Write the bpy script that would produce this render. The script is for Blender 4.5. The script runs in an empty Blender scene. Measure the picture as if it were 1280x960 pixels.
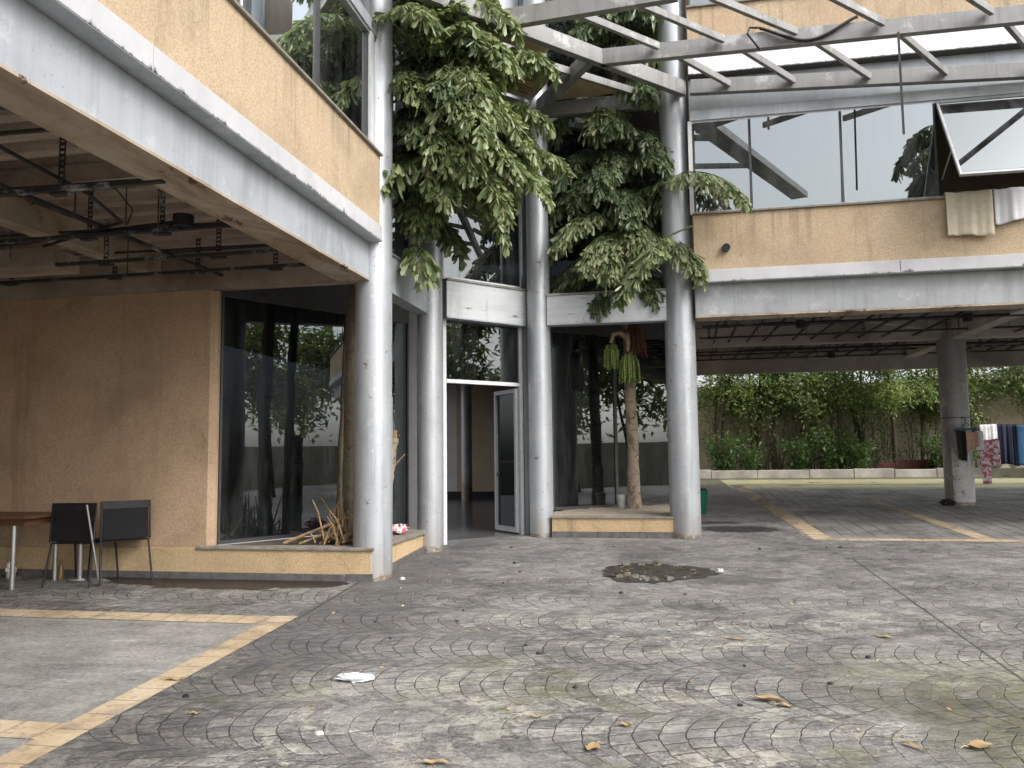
import bpy, math, random
from mathutils import Vector, Matrix
C = bpy.context.scene.collection
scene = bpy.context.scene
rad = math.radians
S = 0.046                       # the plaza rises gently away from the camera
H = 1.69

# ------------------------------------------------------------------ helpers
def V(*a): return Vector(a)
def gz(y): return S * y if y < 26 else S * 26

class MB:
    def __init__(s): s.v = []; s.f = []; s.sm = []
    def add(s, vs, fs, smooth=False):
        o = len(s.v); s.v += [tuple(p) for p in vs]
        for f in fs: s.f.append(tuple(o + i for i in f)); s.sm.append(smooth)
    def box(s, x0, x1, y0, y1, z0, z1):
        if x0 > x1: x0, x1 = x1, x0
        if y0 > y1: y0, y1 = y1, y0
        s.add([(x0,y0,z0),(x1,y0,z0),(x1,y1,z0),(x0,y1,z0),(x0,y0,z1),(x1,y0,z1),(x1,y1,z1),(x0,y1,z1)],
              [(0,3,2,1),(4,5,6,7),(0,1,5,4),(1,2,6,5),(2,3,7,6),(3,0,4,7)])
    def prism(s, poly, z0, z1):
        n = len(poly)
        a = sum(poly[i][0]*poly[(i+1)%n][1]-poly[(i+1)%n][0]*poly[i][1] for i in range(n))
        if a < 0: poly = poly[::-1]
        g0 = z0 if callable(z0) else (lambda x, y: z0)
        g1 = z1 if callable(z1) else (lambda x, y: z1)
        s.add([(x,y,g0(x,y)) for x,y in poly]+[(x,y,g1(x,y)) for x,y in poly],
              [tuple(range(n-1,-1,-1)), tuple(range(n,2*n))]+[(i,(i+1)%n,n+(i+1)%n,n+i) for i in range(n)])
    def bar(s, p, q, w, h, up=(0,0,1)):
        """box beam from p to q; the line runs along the centre of its underside"""
        p = Vector(p); q = Vector(q); d = (q-p).normalized(); u = Vector(up)
        r = d.cross(u).normalized()*(w/2); u = r.cross(d).normalized()*h
        s.add([p-r,p+r,p+r+u,p-r+u,q-r,q+r,q+r+u,q-r+u],
              [(0,1,2,3),(7,6,5,4),(0,4,5,1),(1,5,6,2),(2,6,7,3),(3,7,4,0)])
    def wall(s, p, q, z0, z1, t):
        """vertical panel from p to q (xy), thickness t to the left of p->q"""
        p = Vector(p); q = Vector(q); d = (q-p).normalized(); nrm = Vector((-d.y, d.x))*t
        s.prism([tuple(p), tuple(q), tuple(q+nrm), tuple(p+nrm)], z0, z1)
    def tube(s, pts, rs, n=8, cap=True):
        pts = [Vector(p) for p in pts]
        if not isinstance(rs, (list, tuple)): rs = [rs]*len(pts)
        o = len(s.v); prev = None
        for i, p in enumerate(pts):
            d = (pts[min(i+1,len(pts)-1)]-pts[max(i-1,0)]).normalized()
            if prev is None:
                a = d.cross(Vector((0,0,1)))
                if a.length < .05: a = d.cross(Vector((1,0,0)))
            else: a = prev - d*prev.dot(d)
            a.normalize(); prev = a; b = d.cross(a)
            for k in range(n):
                t = 2*math.pi*k/n
                s.v.append(tuple(p+(a*math.cos(t)+b*math.sin(t))*rs[i]))
        for i in range(len(pts)-1):
            for k in range(n):
                k2 = (k+1)%n
                s.f.append((o+i*n+k, o+i*n+k2, o+(i+1)*n+k2, o+(i+1)*n+k)); s.sm.append(True)
        if cap:
            e = o+(len(pts)-1)*n; c0 = len(s.v)          # caps get vertices of their own, so the shading of the side stays straight
            s.v += s.v[o:o+n]+s.v[e:e+n]
            s.f.append(tuple(c0+k for k in range(n-1,-1,-1))); s.sm.append(False)
            s.f.append(tuple(c0+n+k for k in range(n))); s.sm.append(False)
    def build(s, name, mat, parent=None, bevel=0, loc=None):
        me = bpy.data.meshes.new(name)
        off = Vector((0,0,0))
        if parent is not None:
            p = parent
            while p is not None: off += Vector(p.location); p = p.parent
        elif loc is not None: off = Vector(loc)
        me.from_pydata([tuple(Vector(v)-off) for v in s.v], [], s.f)
        me.polygons.foreach_set('use_smooth', s.sm)
        me.materials.append(mat); me.update()
        o = bpy.data.objects.new(name, me); C.objects.link(o)
        if parent is not None: o.parent = parent
        elif loc is not None: o.location = loc
        if bevel:
            b = o.modifiers.new('bevel', 'BEVEL'); b.width = bevel; b.segments = 2; b.limit_method = 'ANGLE'; b.angle_limit = rad(40)
        return o

def tag(o, label, cat, group=None, kind=None):
    o['label'] = label; o['category'] = cat
    if group: o['group'] = group
    if kind: o['kind'] = kind
    return o
def thing(name, label, cat, loc=(0,0,0), group=None):
    o = bpy.data.objects.new(name, None); C.objects.link(o); o.location = loc; o.empty_display_size = .2
    return tag(o, label, cat, group)
def struct(o): o['kind'] = 'structure'; return o
def copy_tree(o, parent=None):
    c = o.copy(); C.objects.link(c); c.parent = parent
    for ch in list(o.children): copy_tree(ch, c)
    return c

# ------------------------------------------------------------------ node helpers
class NT:
    def __init__(s, name):
        s.m = bpy.data.materials.new(name); s.m.use_nodes = True
        s.t = s.m.node_tree; s.t.nodes.clear()
        s.out = s.t.nodes.new('ShaderNodeOutputMaterial')
        s._p = None
    def new(s, typ, **kw):
        n = s.t.nodes.new(typ)
        for k, v in kw.items(): setattr(n, k, v)
        return n
    def link(s, a, b): s.t.links.new(a, b)
    def setin(s, sock, v):
        if isinstance(v, bpy.types.NodeSocket): s.link(v, sock)
        else: sock.default_value = v
    def pos(s):
        if s._p is None: s._p = s.new('ShaderNodeNewGeometry').outputs['Position']
        return s._p
    def xyz(s, v=None):
        n = s.new('ShaderNodeSeparateXYZ'); s.link(v or s.pos(), n.inputs[0]); return n.outputs
    def comb(s, x, y, z):
        n = s.new('ShaderNodeCombineXYZ')
        for i, q in enumerate((x,y,z)): s.setin(n.inputs[i], q)
        return n.outputs[0]
    def math(s, op, a, b=None, c=None, clamp=False):
        n = s.new('ShaderNodeMath', operation=op, use_clamp=clamp)
        for i, q in enumerate((a,b,c)):
            if q is not None: s.setin(n.inputs[i], q)
        return n.outputs[0]
    def noise(s, scale, detail=4, rough=.55, vec=None, dist=0, out=0):
        n = s.new('ShaderNodeTexNoise')
        s.link(vec or s.pos(), n.inputs['Vector'])
        n.inputs['Scale'].default_value = scale; n.inputs['Detail'].default_value = detail
        n.inputs['Roughness'].default_value = rough; n.inputs['Distortion'].default_value = dist
        return n.outputs[out]
    def scalev(s, sx, sy, sz, v=None):
        n = s.new('ShaderNodeMapping'); s.link(v or s.pos(), n.inputs[0]); n.inputs['Scale'].default_value = (sx,sy,sz)
        return n.outputs[0]
    def ramp(s, fac, stops, interp='LINEAR'):
        n = s.new('ShaderNodeValToRGB'); s.link(fac, n.inputs[0]); cr = n.color_ramp; cr.interpolation = interp
        while len(cr.elements) < len(stops): cr.elements.new(.5)
        for e, (p, c) in zip(cr.elements, stops):
            e.position = p; e.color = (c,c,c,1) if isinstance(c,(int,float)) else (*c,1)
        return n.outputs[0]
    def sstep(s, x, a, b):
        n = s.new('ShaderNodeMapRange', interpolation_type='SMOOTHSTEP'); s.setin(n.inputs['Value'], x)
        n.inputs['From Min'].default_value = a; n.inputs['From Max'].default_value = b
        return n.outputs[0]
    def mix(s, f, a, b, mode='MIX'):
        n = s.new('ShaderNodeMix', data_type='RGBA', blend_type=mode)
        s.setin(n.inputs[0], f)
        for i, q in ((6,a),(7,b)):
            if isinstance(q, bpy.types.NodeSocket): s.link(q, n.inputs[i])
            else: n.inputs[i].default_value = (*q,1)
        return n.outputs[2]
    def bump(s, h, strength=.3, dist=.01):
        n = s.new('ShaderNodeBump'); s.link(h, n.inputs['Height'])
        n.inputs['Strength'].default_value = strength; n.inputs['Distance'].default_value = dist
        return n.outputs[0]
    def pbsdf(s, color, rough=.6, metal=0, normal=None, spec=.5, trans=0, emit=None):
        n = s.new('ShaderNodeBsdfPrincipled')
        if isinstance(color, bpy.types.NodeSocket): s.link(color, n.inputs['Base Color'])
        else: n.inputs['Base Color'].default_value = (*color,1)
        s.setin(n.inputs['Roughness'], rough); s.setin(n.inputs['Metallic'], metal)
        n.inputs['Specular IOR Level'].default_value = spec
        if normal is not None: s.link(normal, n.inputs['Normal'])
        return n.outputs[0]
    def done(s, sh): s.link(sh, s.out.inputs[0]); return s.m

def ridx(n): return n.new('ShaderNodeNewGeometry').outputs['Random Per Island']

def mat_simple(name, c, rough=.6, metal=0, var=.25, scale=6, bump=0):
    n = NT(name)
    f = n.noise(scale, 5, .6)
    lo = tuple(x*(1-var) for x in c); hi = tuple(min(1,x*(1+var)) for x in c)
    col = n.ramp(f, [(.3,lo),(.7,hi)])
    nm = n.bump(n.noise(scale*8, 3), bump, .01) if bump else None
    return n.done(n.pbsdf(col, rough, metal, nm))

# silver painted steel: brushed vertical streaks, chips, rust at the foot
def mat_silver(name, base, dirt=.35, rough=.42, metal=.35, foot=False, chips=.0, hstreak=False, wear=0.0):
    n = NT(name)
    big = n.noise(1.3, 4, .6)
    st = n.noise(1, 5, .65, n.scalev(9,9,.7) if not hstreak else n.scalev(1.2,1.2,16))
    f = n.math('ADD', n.math('MULTIPLY', big, .5), n.math('MULTIPLY', st, .5))
    col = n.ramp(f, [(.30, tuple(b*(1-dirt) for b in base)), (.5, base), (.72, tuple(min(1,b*1.14) for b in base))])
    fine = n.noise(38, 4, .7)
    col = n.mix(n.sstep(fine, .60, .74), col, tuple(b*.55 for b in base))
    wr = n.noise(1, 6, .75, n.scalev(4,4,.35) if not hstreak else n.scalev(4,4,.5), .3)
    col = n.mix(n.math('MULTIPLY', n.sstep(wr, .55, .70), .38), col, (base[0]*.45, base[1]*.42, base[2]*.38))
    bl = n.noise(2.2, 6, .75)
    col = n.mix(n.math('MULTIPLY', n.sstep(bl, .54, .66), .5), col, (.62,.63,.64))
    if wear:
        w = n.noise(1, 6, .7, n.scalev(2.2,2.2,26), .6)
        col = n.mix(n.sstep(w, .60, .68), col, (.10,.10,.10))
    if chips > .5:
        vo = n.new('ShaderNodeTexVoronoi'); n.link(n.pos(), vo.inputs['Vector']); vo.inputs['Scale'].default_value = 6.5
        dd_ = n.math('ADD', vo.outputs['Distance'], n.math('MULTIPLY', n.math('SUBTRACT', n.noise(40,3,.7), .5), .10))
        pick = n.sstep(n.xyz(vo.outputs['Color'])[0], .60, .62)
        halo = n.math('MULTIPLY', n.math('SUBTRACT', 1, n.sstep(dd_, .10, .15)), pick)
        core = n.math('MULTIPLY', n.math('SUBTRACT', 1, n.sstep(dd_, .045, .075)), pick)
        col = n.mix(n.math('MULTIPLY', halo, .7), col, (.66,.66,.67)); col = n.mix(core, col, (.10,.07,.055))
    if chips:
        ch = n.noise(9, 6, .8)
        dr = n.noise(1, 5, .7, n.scalev(14,14,.5)); col = n.mix(n.math('MULTIPLY', n.sstep(dr, .56, .72), .4), col, tuple(b*.45 for b in base))
        col = n.mix(n.math('MULTIPLY', n.sstep(n.noise(1.1,6,.7), .55,.7), .25), col, (.40,.36,.30))
        k = n.sstep(ch, .70-chips*.1, .73-chips*.1)
        col = n.mix(k, col, (.16,.11,.08))
    if foot:
        x, y, z = n.xyz()
        h = n.math('SUBTRACT', z, n.math('MULTIPLY', y, S))
        hh = n.math('ADD', h, n.math('MULTIPLY', n.math('SUBTRACT', n.noise(9, 5, .7), .5), .34))
        k = n.math('SUBTRACT', 1, n.sstep(hh, .015, .075))
        col = n.mix(k, col, n.ramp(n.noise(22, 4, .7), [(.3,(.055,.035,.025)),(.5,(.22,.14,.09)),(.65,(.5,.48,.46))]))
        k2 = n.math('SUBTRACT', 1, n.sstep(hh, .05, .5))
        col = n.mix(n.math('MULTIPLY', k2, .45), col, (.30,.26,.21))
    nm = n.bump(n.noise(16, 5, .6), .12, .01)
    rg = n.math('ADD', n.math('MULTIPLY', n.noise(5, 4), .25), rough-.12)
    return n.done(n.pbsdf(col, rg, metal, nm))

# speckled tan stucco
def mat_stucco(name, base, dark=.3, drip=True, grime=(.14,.10,.07), gr=.5):
    n = NT(name)
    sp = n.noise(85, 4, .8)
    col = n.ramp(sp, [(.36, tuple(b*.66 for b in base)), (.5, base), (.64, tuple(min(1,b*1.22) for b in base))])
    big = n.noise(1.1, 6, .65, None, .4)
    col = n.mix(n.math('MULTIPLY', n.sstep(big, .42, .72), dark), col, tuple(b*.5 for b in base))
    pk = n.noise(.7, 3, .5, n.scalev(1.3,1.3,1))
    col = n.mix(n.math('MULTIPLY', n.sstep(pk, .5, .75), .3), col, (base[0]*.98, base[1]*.82, base[2]*.78))
    if drip:
        d = n.noise(1, 5, .7, n.scalev(3.4,3.4,.22))
        col = n.mix(n.math('MULTIPLY', n.sstep(d, .56, .74), gr), col, grime)
    zc = n.xyz()[2]
    under = n.math('MULTIPLY', n.sstep(n.math('ADD', zc, n.math('MULTIPLY', n.noise(1, 4, .7, n.scalev(5,5,.1)), .8)), 4.75, 5.3), n.sstep(n.noise(1, 5, .75, n.scalev(6,6,.12)), .50, .66))
    col = n.mix(n.math('MULTIPLY', under, .45), col, (.20,.15,.11))
    crk = n.noise(.9, 8, .6, None, 1.2); crk = n.math('SUBTRACT', 1, n.sstep(n.math('ABSOLUTE', n.math('SUBTRACT', crk, .5)), .0015, .004))
    col = n.mix(n.math('MULTIPLY', n.math('MULTIPLY', crk, n.sstep(big, .48, .6)), .45), col, tuple(b*.35 for b in base))
    nm = n.bump(n.noise(150, 2, .6), .45, .006)
    return n.done(n.pbsdf(col, .9, 0, nm, .25))

def mat_glass(name, tint, refl, rmin, dirt=.02, rough=.0, dcol=(.35,.36,.36), wob=.0):
    """tinted sheet glass with a reflective film and a pale film for dust and haze"""
    n = NT(name)
    lw = n.new('ShaderNodeFresnel'); lw.inputs['IOR'].default_value = 1.52
    fac = n.math('ADD', n.math('MULTIPLY', lw.outputs[0], refl), rmin, clamp=True)
    tr = n.new('ShaderNodeBsdfTransparent'); tr.inputs[0].default_value = (*tint,1)
    gl = n.new('ShaderNodeBsdfGlossy'); gl.inputs[0].default_value = (.88,.94,.95,1); gl.inputs['Roughness'].default_value = rough
    if wob:
        nm = n.bump(n.noise(.9, 2, .4), wob, .02); n.link(nm, gl.inputs['Normal'])
    mx = n.new('ShaderNodeMixShader'); n.link(fac, mx.inputs[0]); n.link(tr.outputs[0], mx.inputs[1]); n.link(gl.outputs[0], mx.inputs[2])
    df = n.new('ShaderNodeBsdfDiffuse'); df.inputs[0].default_value = (*dcol,1)
    k = n.math('MULTIPLY', n.sstep(n.noise(1, 6, .7, n.scalev(5,5,.8)), .35, .8), dirt)
    m2 = n.new('ShaderNodeMixShader'); n.link(k, m2.inputs[0]); n.link(mx.outputs[0], m2.inputs[1]); n.link(df.outputs[0], m2.inputs[2])
    return n.done(m2.outputs[0])

def mat_leaf(name, stops, trans=.3, rough=.42, spec=.5):
    n = NT(name)
    r = ridx(n)
    col = n.ramp(r, stops)
    col = n.mix(n.math('MULTIPLY', n.noise(9, 3, .6), .5), col, tuple(c*.7 for c in stops[len(stops)//2][1]))
    b = n.pbsdf(col, rough, 0, None, spec)
    t = n.new('ShaderNodeBsdfTranslucent'); n.link(n.mix(.5, col, (.16,.22,.03)), t.inputs[0])
    mx = n.new('ShaderNodeMixShader'); mx.inputs[0].default_value = trans
    n.link(b, mx.inputs[1]); n.link(t.outputs[0], mx.inputs[2])
    return n.done(mx.outputs[0])

# ------------------------------------------------------------------ materials
M = {}
M['silver'] = mat_silver('silver_painted_steel', (.46,.48,.51), .26, .40, .42, foot=True, chips=.75)
M['silver_shaded'] = mat_silver('dull_shaded_steel', (.30,.30,.30), .3, .5, .2, foot=True, chips=.3)  # darker copy of the silver paint, with the garage shade in its colour
M['silver_beam'] = mat_silver('silver_beam_paint', (.44,.47,.505), .28, .5, .2)
M['silver_beam_grey'] = mat_silver('grey_beam_paint', (.36,.375,.385), .3, .55, .15, chips=.1)  # greyer, chipped copy of the beam paint for the right wing
M['silver_worn'] = mat_silver('worn_silver_panel', (.62,.64,.66), .2, .5, .15, hstreak=True, wear=1)
M['pergola'] = mat_silver('weathered_grey_steel', (.25,.25,.245), .4, .55, .15, chips=.2)
M['rail'] = mat_silver('dull_galvanised_rail', (.035,.032,.031), .4, .7, .1)
M['alu'] = mat_simple('aluminium_frame', (.42,.43,.44), .45, .4, .12, 9)
M['white_frame'] = mat_simple('white_frame_paint', (.68,.69,.70), .45, 0, .08, 9)
M['dark_frame'] = mat_simple('dark_window_gasket', (.05,.05,.05), .5, 0, .2, 9)
M['tan'] = mat_stucco('tan_stucco', (.535,.415,.285), .42, True, (.24,.17,.105), .55)
M['tan_ground'] = mat_stucco('grimy_tan_stucco', (.50,.36,.24), .55, True, (.20,.13,.08), .35)
M['tan_plinth'] = mat_stucco('stained_tan_plinth', (.56,.42,.25), .35, True, (.16,.10,.055), .5)
M['room_tan'] = mat_simple('tan_room_paint', (.52,.40,.29), .8, 0, .1, 2)
M['room_grey_lit'] = mat_simple('lit_grey_room_paint', (.72,.70,.66), .8, 0, .08, 2)  # left back wall: daylight falling on it is put into this paler grey
M['skirt'] = mat_simple('dark_granite_skirting', (.12,.115,.115), .5, 0, .35, 12)
M['coping'] = mat_simple('slate_coping', (.23,.21,.18), .7, 0, .35, 7, .3)
M['black_room'] = mat_simple('black_skirting', (.015,.015,.017), .4)
M['slab'] = mat_simple('grey_slab_concrete', (.3,.29,.28), .9, 0, .3, 3)
M['roomfloor'] = mat_simple('dark_polished_floor', (.11,.11,.115), .22, 0, .3, 2)
M['glass'] = mat_glass('dark_tinted_glass', (.12,.13,.14), 1.4, .075, .09, .0, (.35,.36,.36), .05)
M['glass_door'] = mat_glass('dark_door_glass', (.10,.10,.11), .5, .015, .01)
M['glass_clear'] = mat_glass('clear_door_glass', (.75,.8,.8), 1.0, .02, .01)
M['glass_mirror'] = mat_glass('reflective_film_glass', (.16,.18,.19), .9, .25, .15, .0, (.5,.52,.53), .02)  # dust layer raised so its pale haze lifts the dark reflections
M['black_metal'] = mat_simple('black_painted_metal', (.018,.018,.02), .45, .3)
M['rubber'] = mat_simple('black_rubber', (.012,.012,.012), .6)
M['wood_table'] = mat_simple('brown_table_board', (.13,.065,.035), .5, 0, .3, 5)
M['chrome'] = mat_simple('dull_chrome', (.5,.5,.5), .3, .8, .1)
M['pit_soil'] = mat_simple('wet_black_soil', (.038,.034,.026), .75, 0, .7, 12, .9)
M['soil'] = mat_simple('bed_soil', (.09,.07,.05), .95, 0, .5, 5, .6)
M['rubble'] = mat_simple('broken_concrete', (.15,.135,.115), .9, 0, .4, 10, .6)
M['gravel'] = mat_simple('pale_gravel', (.42,.36,.28), .95, 0, .45, 60, .9)
M['kerb'] = mat_simple('old_kerb_concrete', (.42,.40,.35), .9, 0, .35, 2.2, .3)
M['bwall'] = mat_stucco('cream_boundary_render', (.68,.63,.50), .6, True, (.12,.12,.08), .75)
M['green_bin'] = mat_simple('green_plastic', (.0,.10,.06), .4, 0, .15)
M['rust'] = mat_simple('rusty_sheet_iron', (.09,.03,.02), .8, 0, .5, 6)
M['towel_cream'] = mat_simple('cream_towel', (.66,.59,.46), .95, 0, .1, 12, .4)
M['towel_white'] = mat_simple('white_towel', (.72,.73,.76), .95, 0, .06, 12, .4)
M['cloth_black'] = mat_simple('black_cloth', (.012,.012,.012), .9)
M['cloth_beige'] = mat_simple('beige_cloth', (.42,.26,.19), .9)
M['cloth_white'] = mat_simple('white_cloth', (.65,.64,.66), .9)
M['cloth_blue'] = mat_simple('blue_sheet', (.015,.07,.16), .85, 0, .3, 3)
M['cloth_navy'] = mat_simple('navy_sheet', (.010,.013,.04), .85, 0, .3, 3)
M['plastic_white'] = mat_simple('crushed_white_plastic', (.72,.75,.76), .3, 0, .1, 20)
M['plastic_blue'] = mat_simple('blue_hanger_plastic', (.03,.09,.14), .4)
M['paper'] = mat_simple('dirty_paper_white', (.68,.66,.62), .8)
M['dead'] = mat_simple('dry_husk', (.30,.20,.11), .95, 0, .5, 16, .5)
M['fruit_stem'] = mat_simple('pale_fruit_stalk', (.42,.30,.20), .8, 0, .3, 20)
M['board'] = mat_simple('tan_ceiling_board', (.48,.38,.24), .8, 0, .2, 3)
M['pot'] = mat_simple('grey_white_pot', (.5,.5,.48), .6, 0, .2, 9)

def mat_pink():
    n = NT('pink_patterned_cloth')
    v = n.new('ShaderNodeTexVoronoi'); n.link(n.pos(), v.inputs['Vector']); v.inputs['Scale'].default_value = 26
    col = n.ramp(n.xyz(v.outputs['Color'])[0], [(.0,(.45,.12,.20)),(.35,(.62,.45,.47)),(.6,(.70,.66,.63)),(.88,(.30,.10,.14))], 'CONSTANT')
    return n.done(n.pbsdf(col, .9))
M['cloth_pink'] = mat_pink()

def mat_soffit():
    n = NT('rusty_beam_soffit')
    f = n.noise(1, 6, .7, n.scalev(3,.8,1), .6)
    col = n.ramp(f, [(.3,(.12,.075,.045)),(.45,(.36,.28,.20)),(.62,(.50,.44,.36))])
    p = n.noise(2.4, 6, .75, n.scalev(2,.8,1))
    col = n.mix(n.sstep(p,.60,.64), col, (.10,.045,.03))
    return n.done(n.pbsdf(col, .85))
M['soffit'] = mat_soffit()

def mat_deck(name='rusty_ribbed_deck', kk=1.0):
    n = NT(name)
    f = n.noise(1, 6, .7, n.scalev(.7,5,1))
    col = n.ramp(f, [(p_, tuple(q_*kk for q_ in c_)) for p_, c_ in (((.3,(.22,.165,.125)),(.5,(.40,.32,.26)),(.7,(.52,.44,.37))) if kk == 1 else ((.3,(.15,.14,.135)),(.5,(.26,.245,.235)),(.7,(.36,.34,.33))))])
    sp = n.noise(60, 3, .8)
    col = n.mix(n.sstep(sp,.58,.7), col, (.08,.055,.045))
    p = n.noise(.8, 3)
    col = n.mix(n.math('MULTIPLY', n.sstep(p,.5,.8), .5), col, (.10,.065,.05))
    return n.done(n.pbsdf(col, .95, 0, n.bump(sp,.4,.01)))
M['deck'] = mat_deck(); M['deck_dark'] = mat_deck('grey_ribbed_deck', 1.8)  # second deck is a neutral grey version for the right-hand garage

def mat_flash():
    n = NT('peeling_white_flashing')
    x, y, z = n.xyz()
    col = n.ramp(n.noise(3,4), [(.3,(.48,.48,.50)),(.7,(.60,.60,.62))])
    f = n.noise(1, 6, .8, n.scalev(7,7,2.4))
    zz = n.math('ADD', n.math('SUBTRACT', z, 4.03), n.math('MULTIPLY', n.math('SUBTRACT', f, .5), .30))
    k = n.math('SUBTRACT', 1, n.sstep(zz, -.015, .02))
    k = n.math('MULTIPLY', k, n.sstep(n.noise(1.6,3), .36,.52))
    col = n.mix(k, col, (.07,.06,.05))
    return n.done(n.pbsdf(col, .6))
M['flash'] = mat_flash()

def mat_bamboo():
    n = NT('bamboo_slats')
    col = n.ramp(ridx(n), [(0,(.16,.10,.05)),(.4,(.36,.25,.12)),(.8,(.56,.44,.25)),(1,(.62,.52,.34))])
    return n.done(n.pbsdf(col, .7))
M['bamboo'] = mat_bamboo()

def mat_mesh():
    n = NT('perforated_black_metal')
    x, y, z = n.xyz()
    a = n.math('SINE', n.math('MULTIPLY', n.math('ADD', x, z), 330)); b = n.math('SINE', n.math('MULTIPLY', n.math('SUBTRACT', x, z), 330))
    k = n.sstep(n.math('MULTIPLY', a, b), .25, .45)
    tr = n.new('ShaderNodeBsdfTransparent')
    mx = n.new('ShaderNodeMixShader'); n.link(n.math('MULTIPLY', k, .55), mx.inputs[0])
    n.link(n.pbsdf((.012,.012,.013), .7, 0, None, .2), mx.inputs[1]); n.link(tr.outputs[0], mx.inputs[2])
    return n.done(mx.outputs[0])
M['mesh'] = mat_mesh()

def mat_bark(name, c0, c1, ring=14):
    n = NT(name)
    x, y, z = n.xyz()
    f = n.noise(6, 5, .7)
    rg = n.math('FRACT', n.math('ADD', n.math('MULTIPLY', z, ring/3), n.math('MULTIPLY', f, .9)))
    col = n.mix(n.noise(11, 6, .75), c0, c1)
    col = n.mix(n.math('MULTIPLY', n.math('MULTIPLY', n.math('SUBTRACT', 1, n.sstep(rg, .03, .16)), n.sstep(n.noise(4,4,.7), .45,.6)), .6), col, (.03,.022,.015))
    col = n.mix(n.sstep(n.noise(24,4,.7), .56,.68), col, (.05,.035,.022))
    col = n.mix(n.math('MULTIPLY', n.sstep(n.noise(7,6,.75), .52,.60), .75), col, (.085,.06,.04))
    return n.done(n.pbsdf(col, .9, 0, n.bump(f, .7, .02)))
M['palm_bark'] = mat_bark('pale_palm_bark', (.43,.36,.27), (.20,.15,.10))
M['palm_bark_dark'] = mat_bark('grey_palm_bark', (.20,.17,.12), (.09,.075,.05))
M['bark'] = mat_bark('thin_tree_bark', (.10,.08,.055), (.045,.035,.026), 3)

M['leaf_palm'] = mat_leaf('fishtail_leaf', [(0, (0.0739, 0.1173, 0.0503)), (0.35, (0.1449, 0.2131, 0.0853)), (0.66, (0.2448, 0.3193, 0.1367)), (0.86, (0.3714, 0.415, 0.1976)), (0.95, (0.4765, 0.4765, 0.2759)), (1, (0.4769, 0.4769, 0.3031))], .38, .36, .6)
M['leaf_palm_dark'] = mat_leaf('dark_fishtail_leaf', [(0, (0.066, 0.106, 0.0527)), (0.5, (0.1187, 0.1773, 0.0868)), (0.85, (0.1923, 0.2524, 0.1257)), (1, (0.3047, 0.318, 0.1846))], .34, .36, .6)
M['leaf_palm_pale'] = mat_leaf('dusty_fishtail_leaf', [(0, (0.1207, 0.1761, 0.0723)), (0.5, (0.2203, 0.2827, 0.1233)), (0.85, (0.3344, 0.3621, 0.1958)), (1, (0.3942, 0.3388, 0.2279))], .36, .45, .5)
M['stem_green'] = mat_simple('green_leaf_stalk', (.07,.10,.03), .6)
M['leaf_tree'] = mat_leaf('garden_tree_leaf', [(0, (0.1012, 0.159, 0.053)), (0.45, (0.2101, 0.2968, 0.0945)), (0.8, (0.316, 0.3931, 0.1425)), (1, (0.4518, 0.4711, 0.1916))], .5, .5)
M['leaf_tree_b'] = mat_leaf('dark_tree_leaf', [(0, (0.0422, 0.0984, 0.0385)), (0.5, (0.0805, 0.1739, 0.0601)), (0.9, (0.1544, 0.2573, 0.0797)), (1, (0.2371, 0.3119, 0.1063))], .45, .5)
M['leaf_tree_c'] = mat_leaf('mid_tree_leaf', [(0, (0.0996, 0.1602, 0.0631)), (0.5, (0.193, 0.2781, 0.102)), (0.9, (0.3136, 0.3864, 0.1556)), (1, (0.4295, 0.4538, 0.1987))], .5, .5)
M['leaf_dry'] = mat_leaf('dry_leaf', [(0,(.20,.10,.04)),(.4,(.36,.22,.10)),(.7,(.50,.37,.20)),(1,(.60,.50,.32))], .15, .7)
M['leaf_rot'] = mat_leaf('rotting_leaf', [(0,(.06,.04,.02)),(.5,(.13,.09,.045)),(1,(.24,.18,.10))], .1, .8)
M['fruit'] = mat_leaf('green_palm_fruit', [(0,(.08,.13,.025)),(.5,(.15,.22,.045)),(1,(.25,.31,.08))], .05, .5)
M['fibre'] = mat_leaf('red_brown_fruit_fibre', [(0,(.10,.035,.025)),(.6,(.17,.06,.04)),(1,(.24,.12,.06))], .1, .7)

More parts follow.
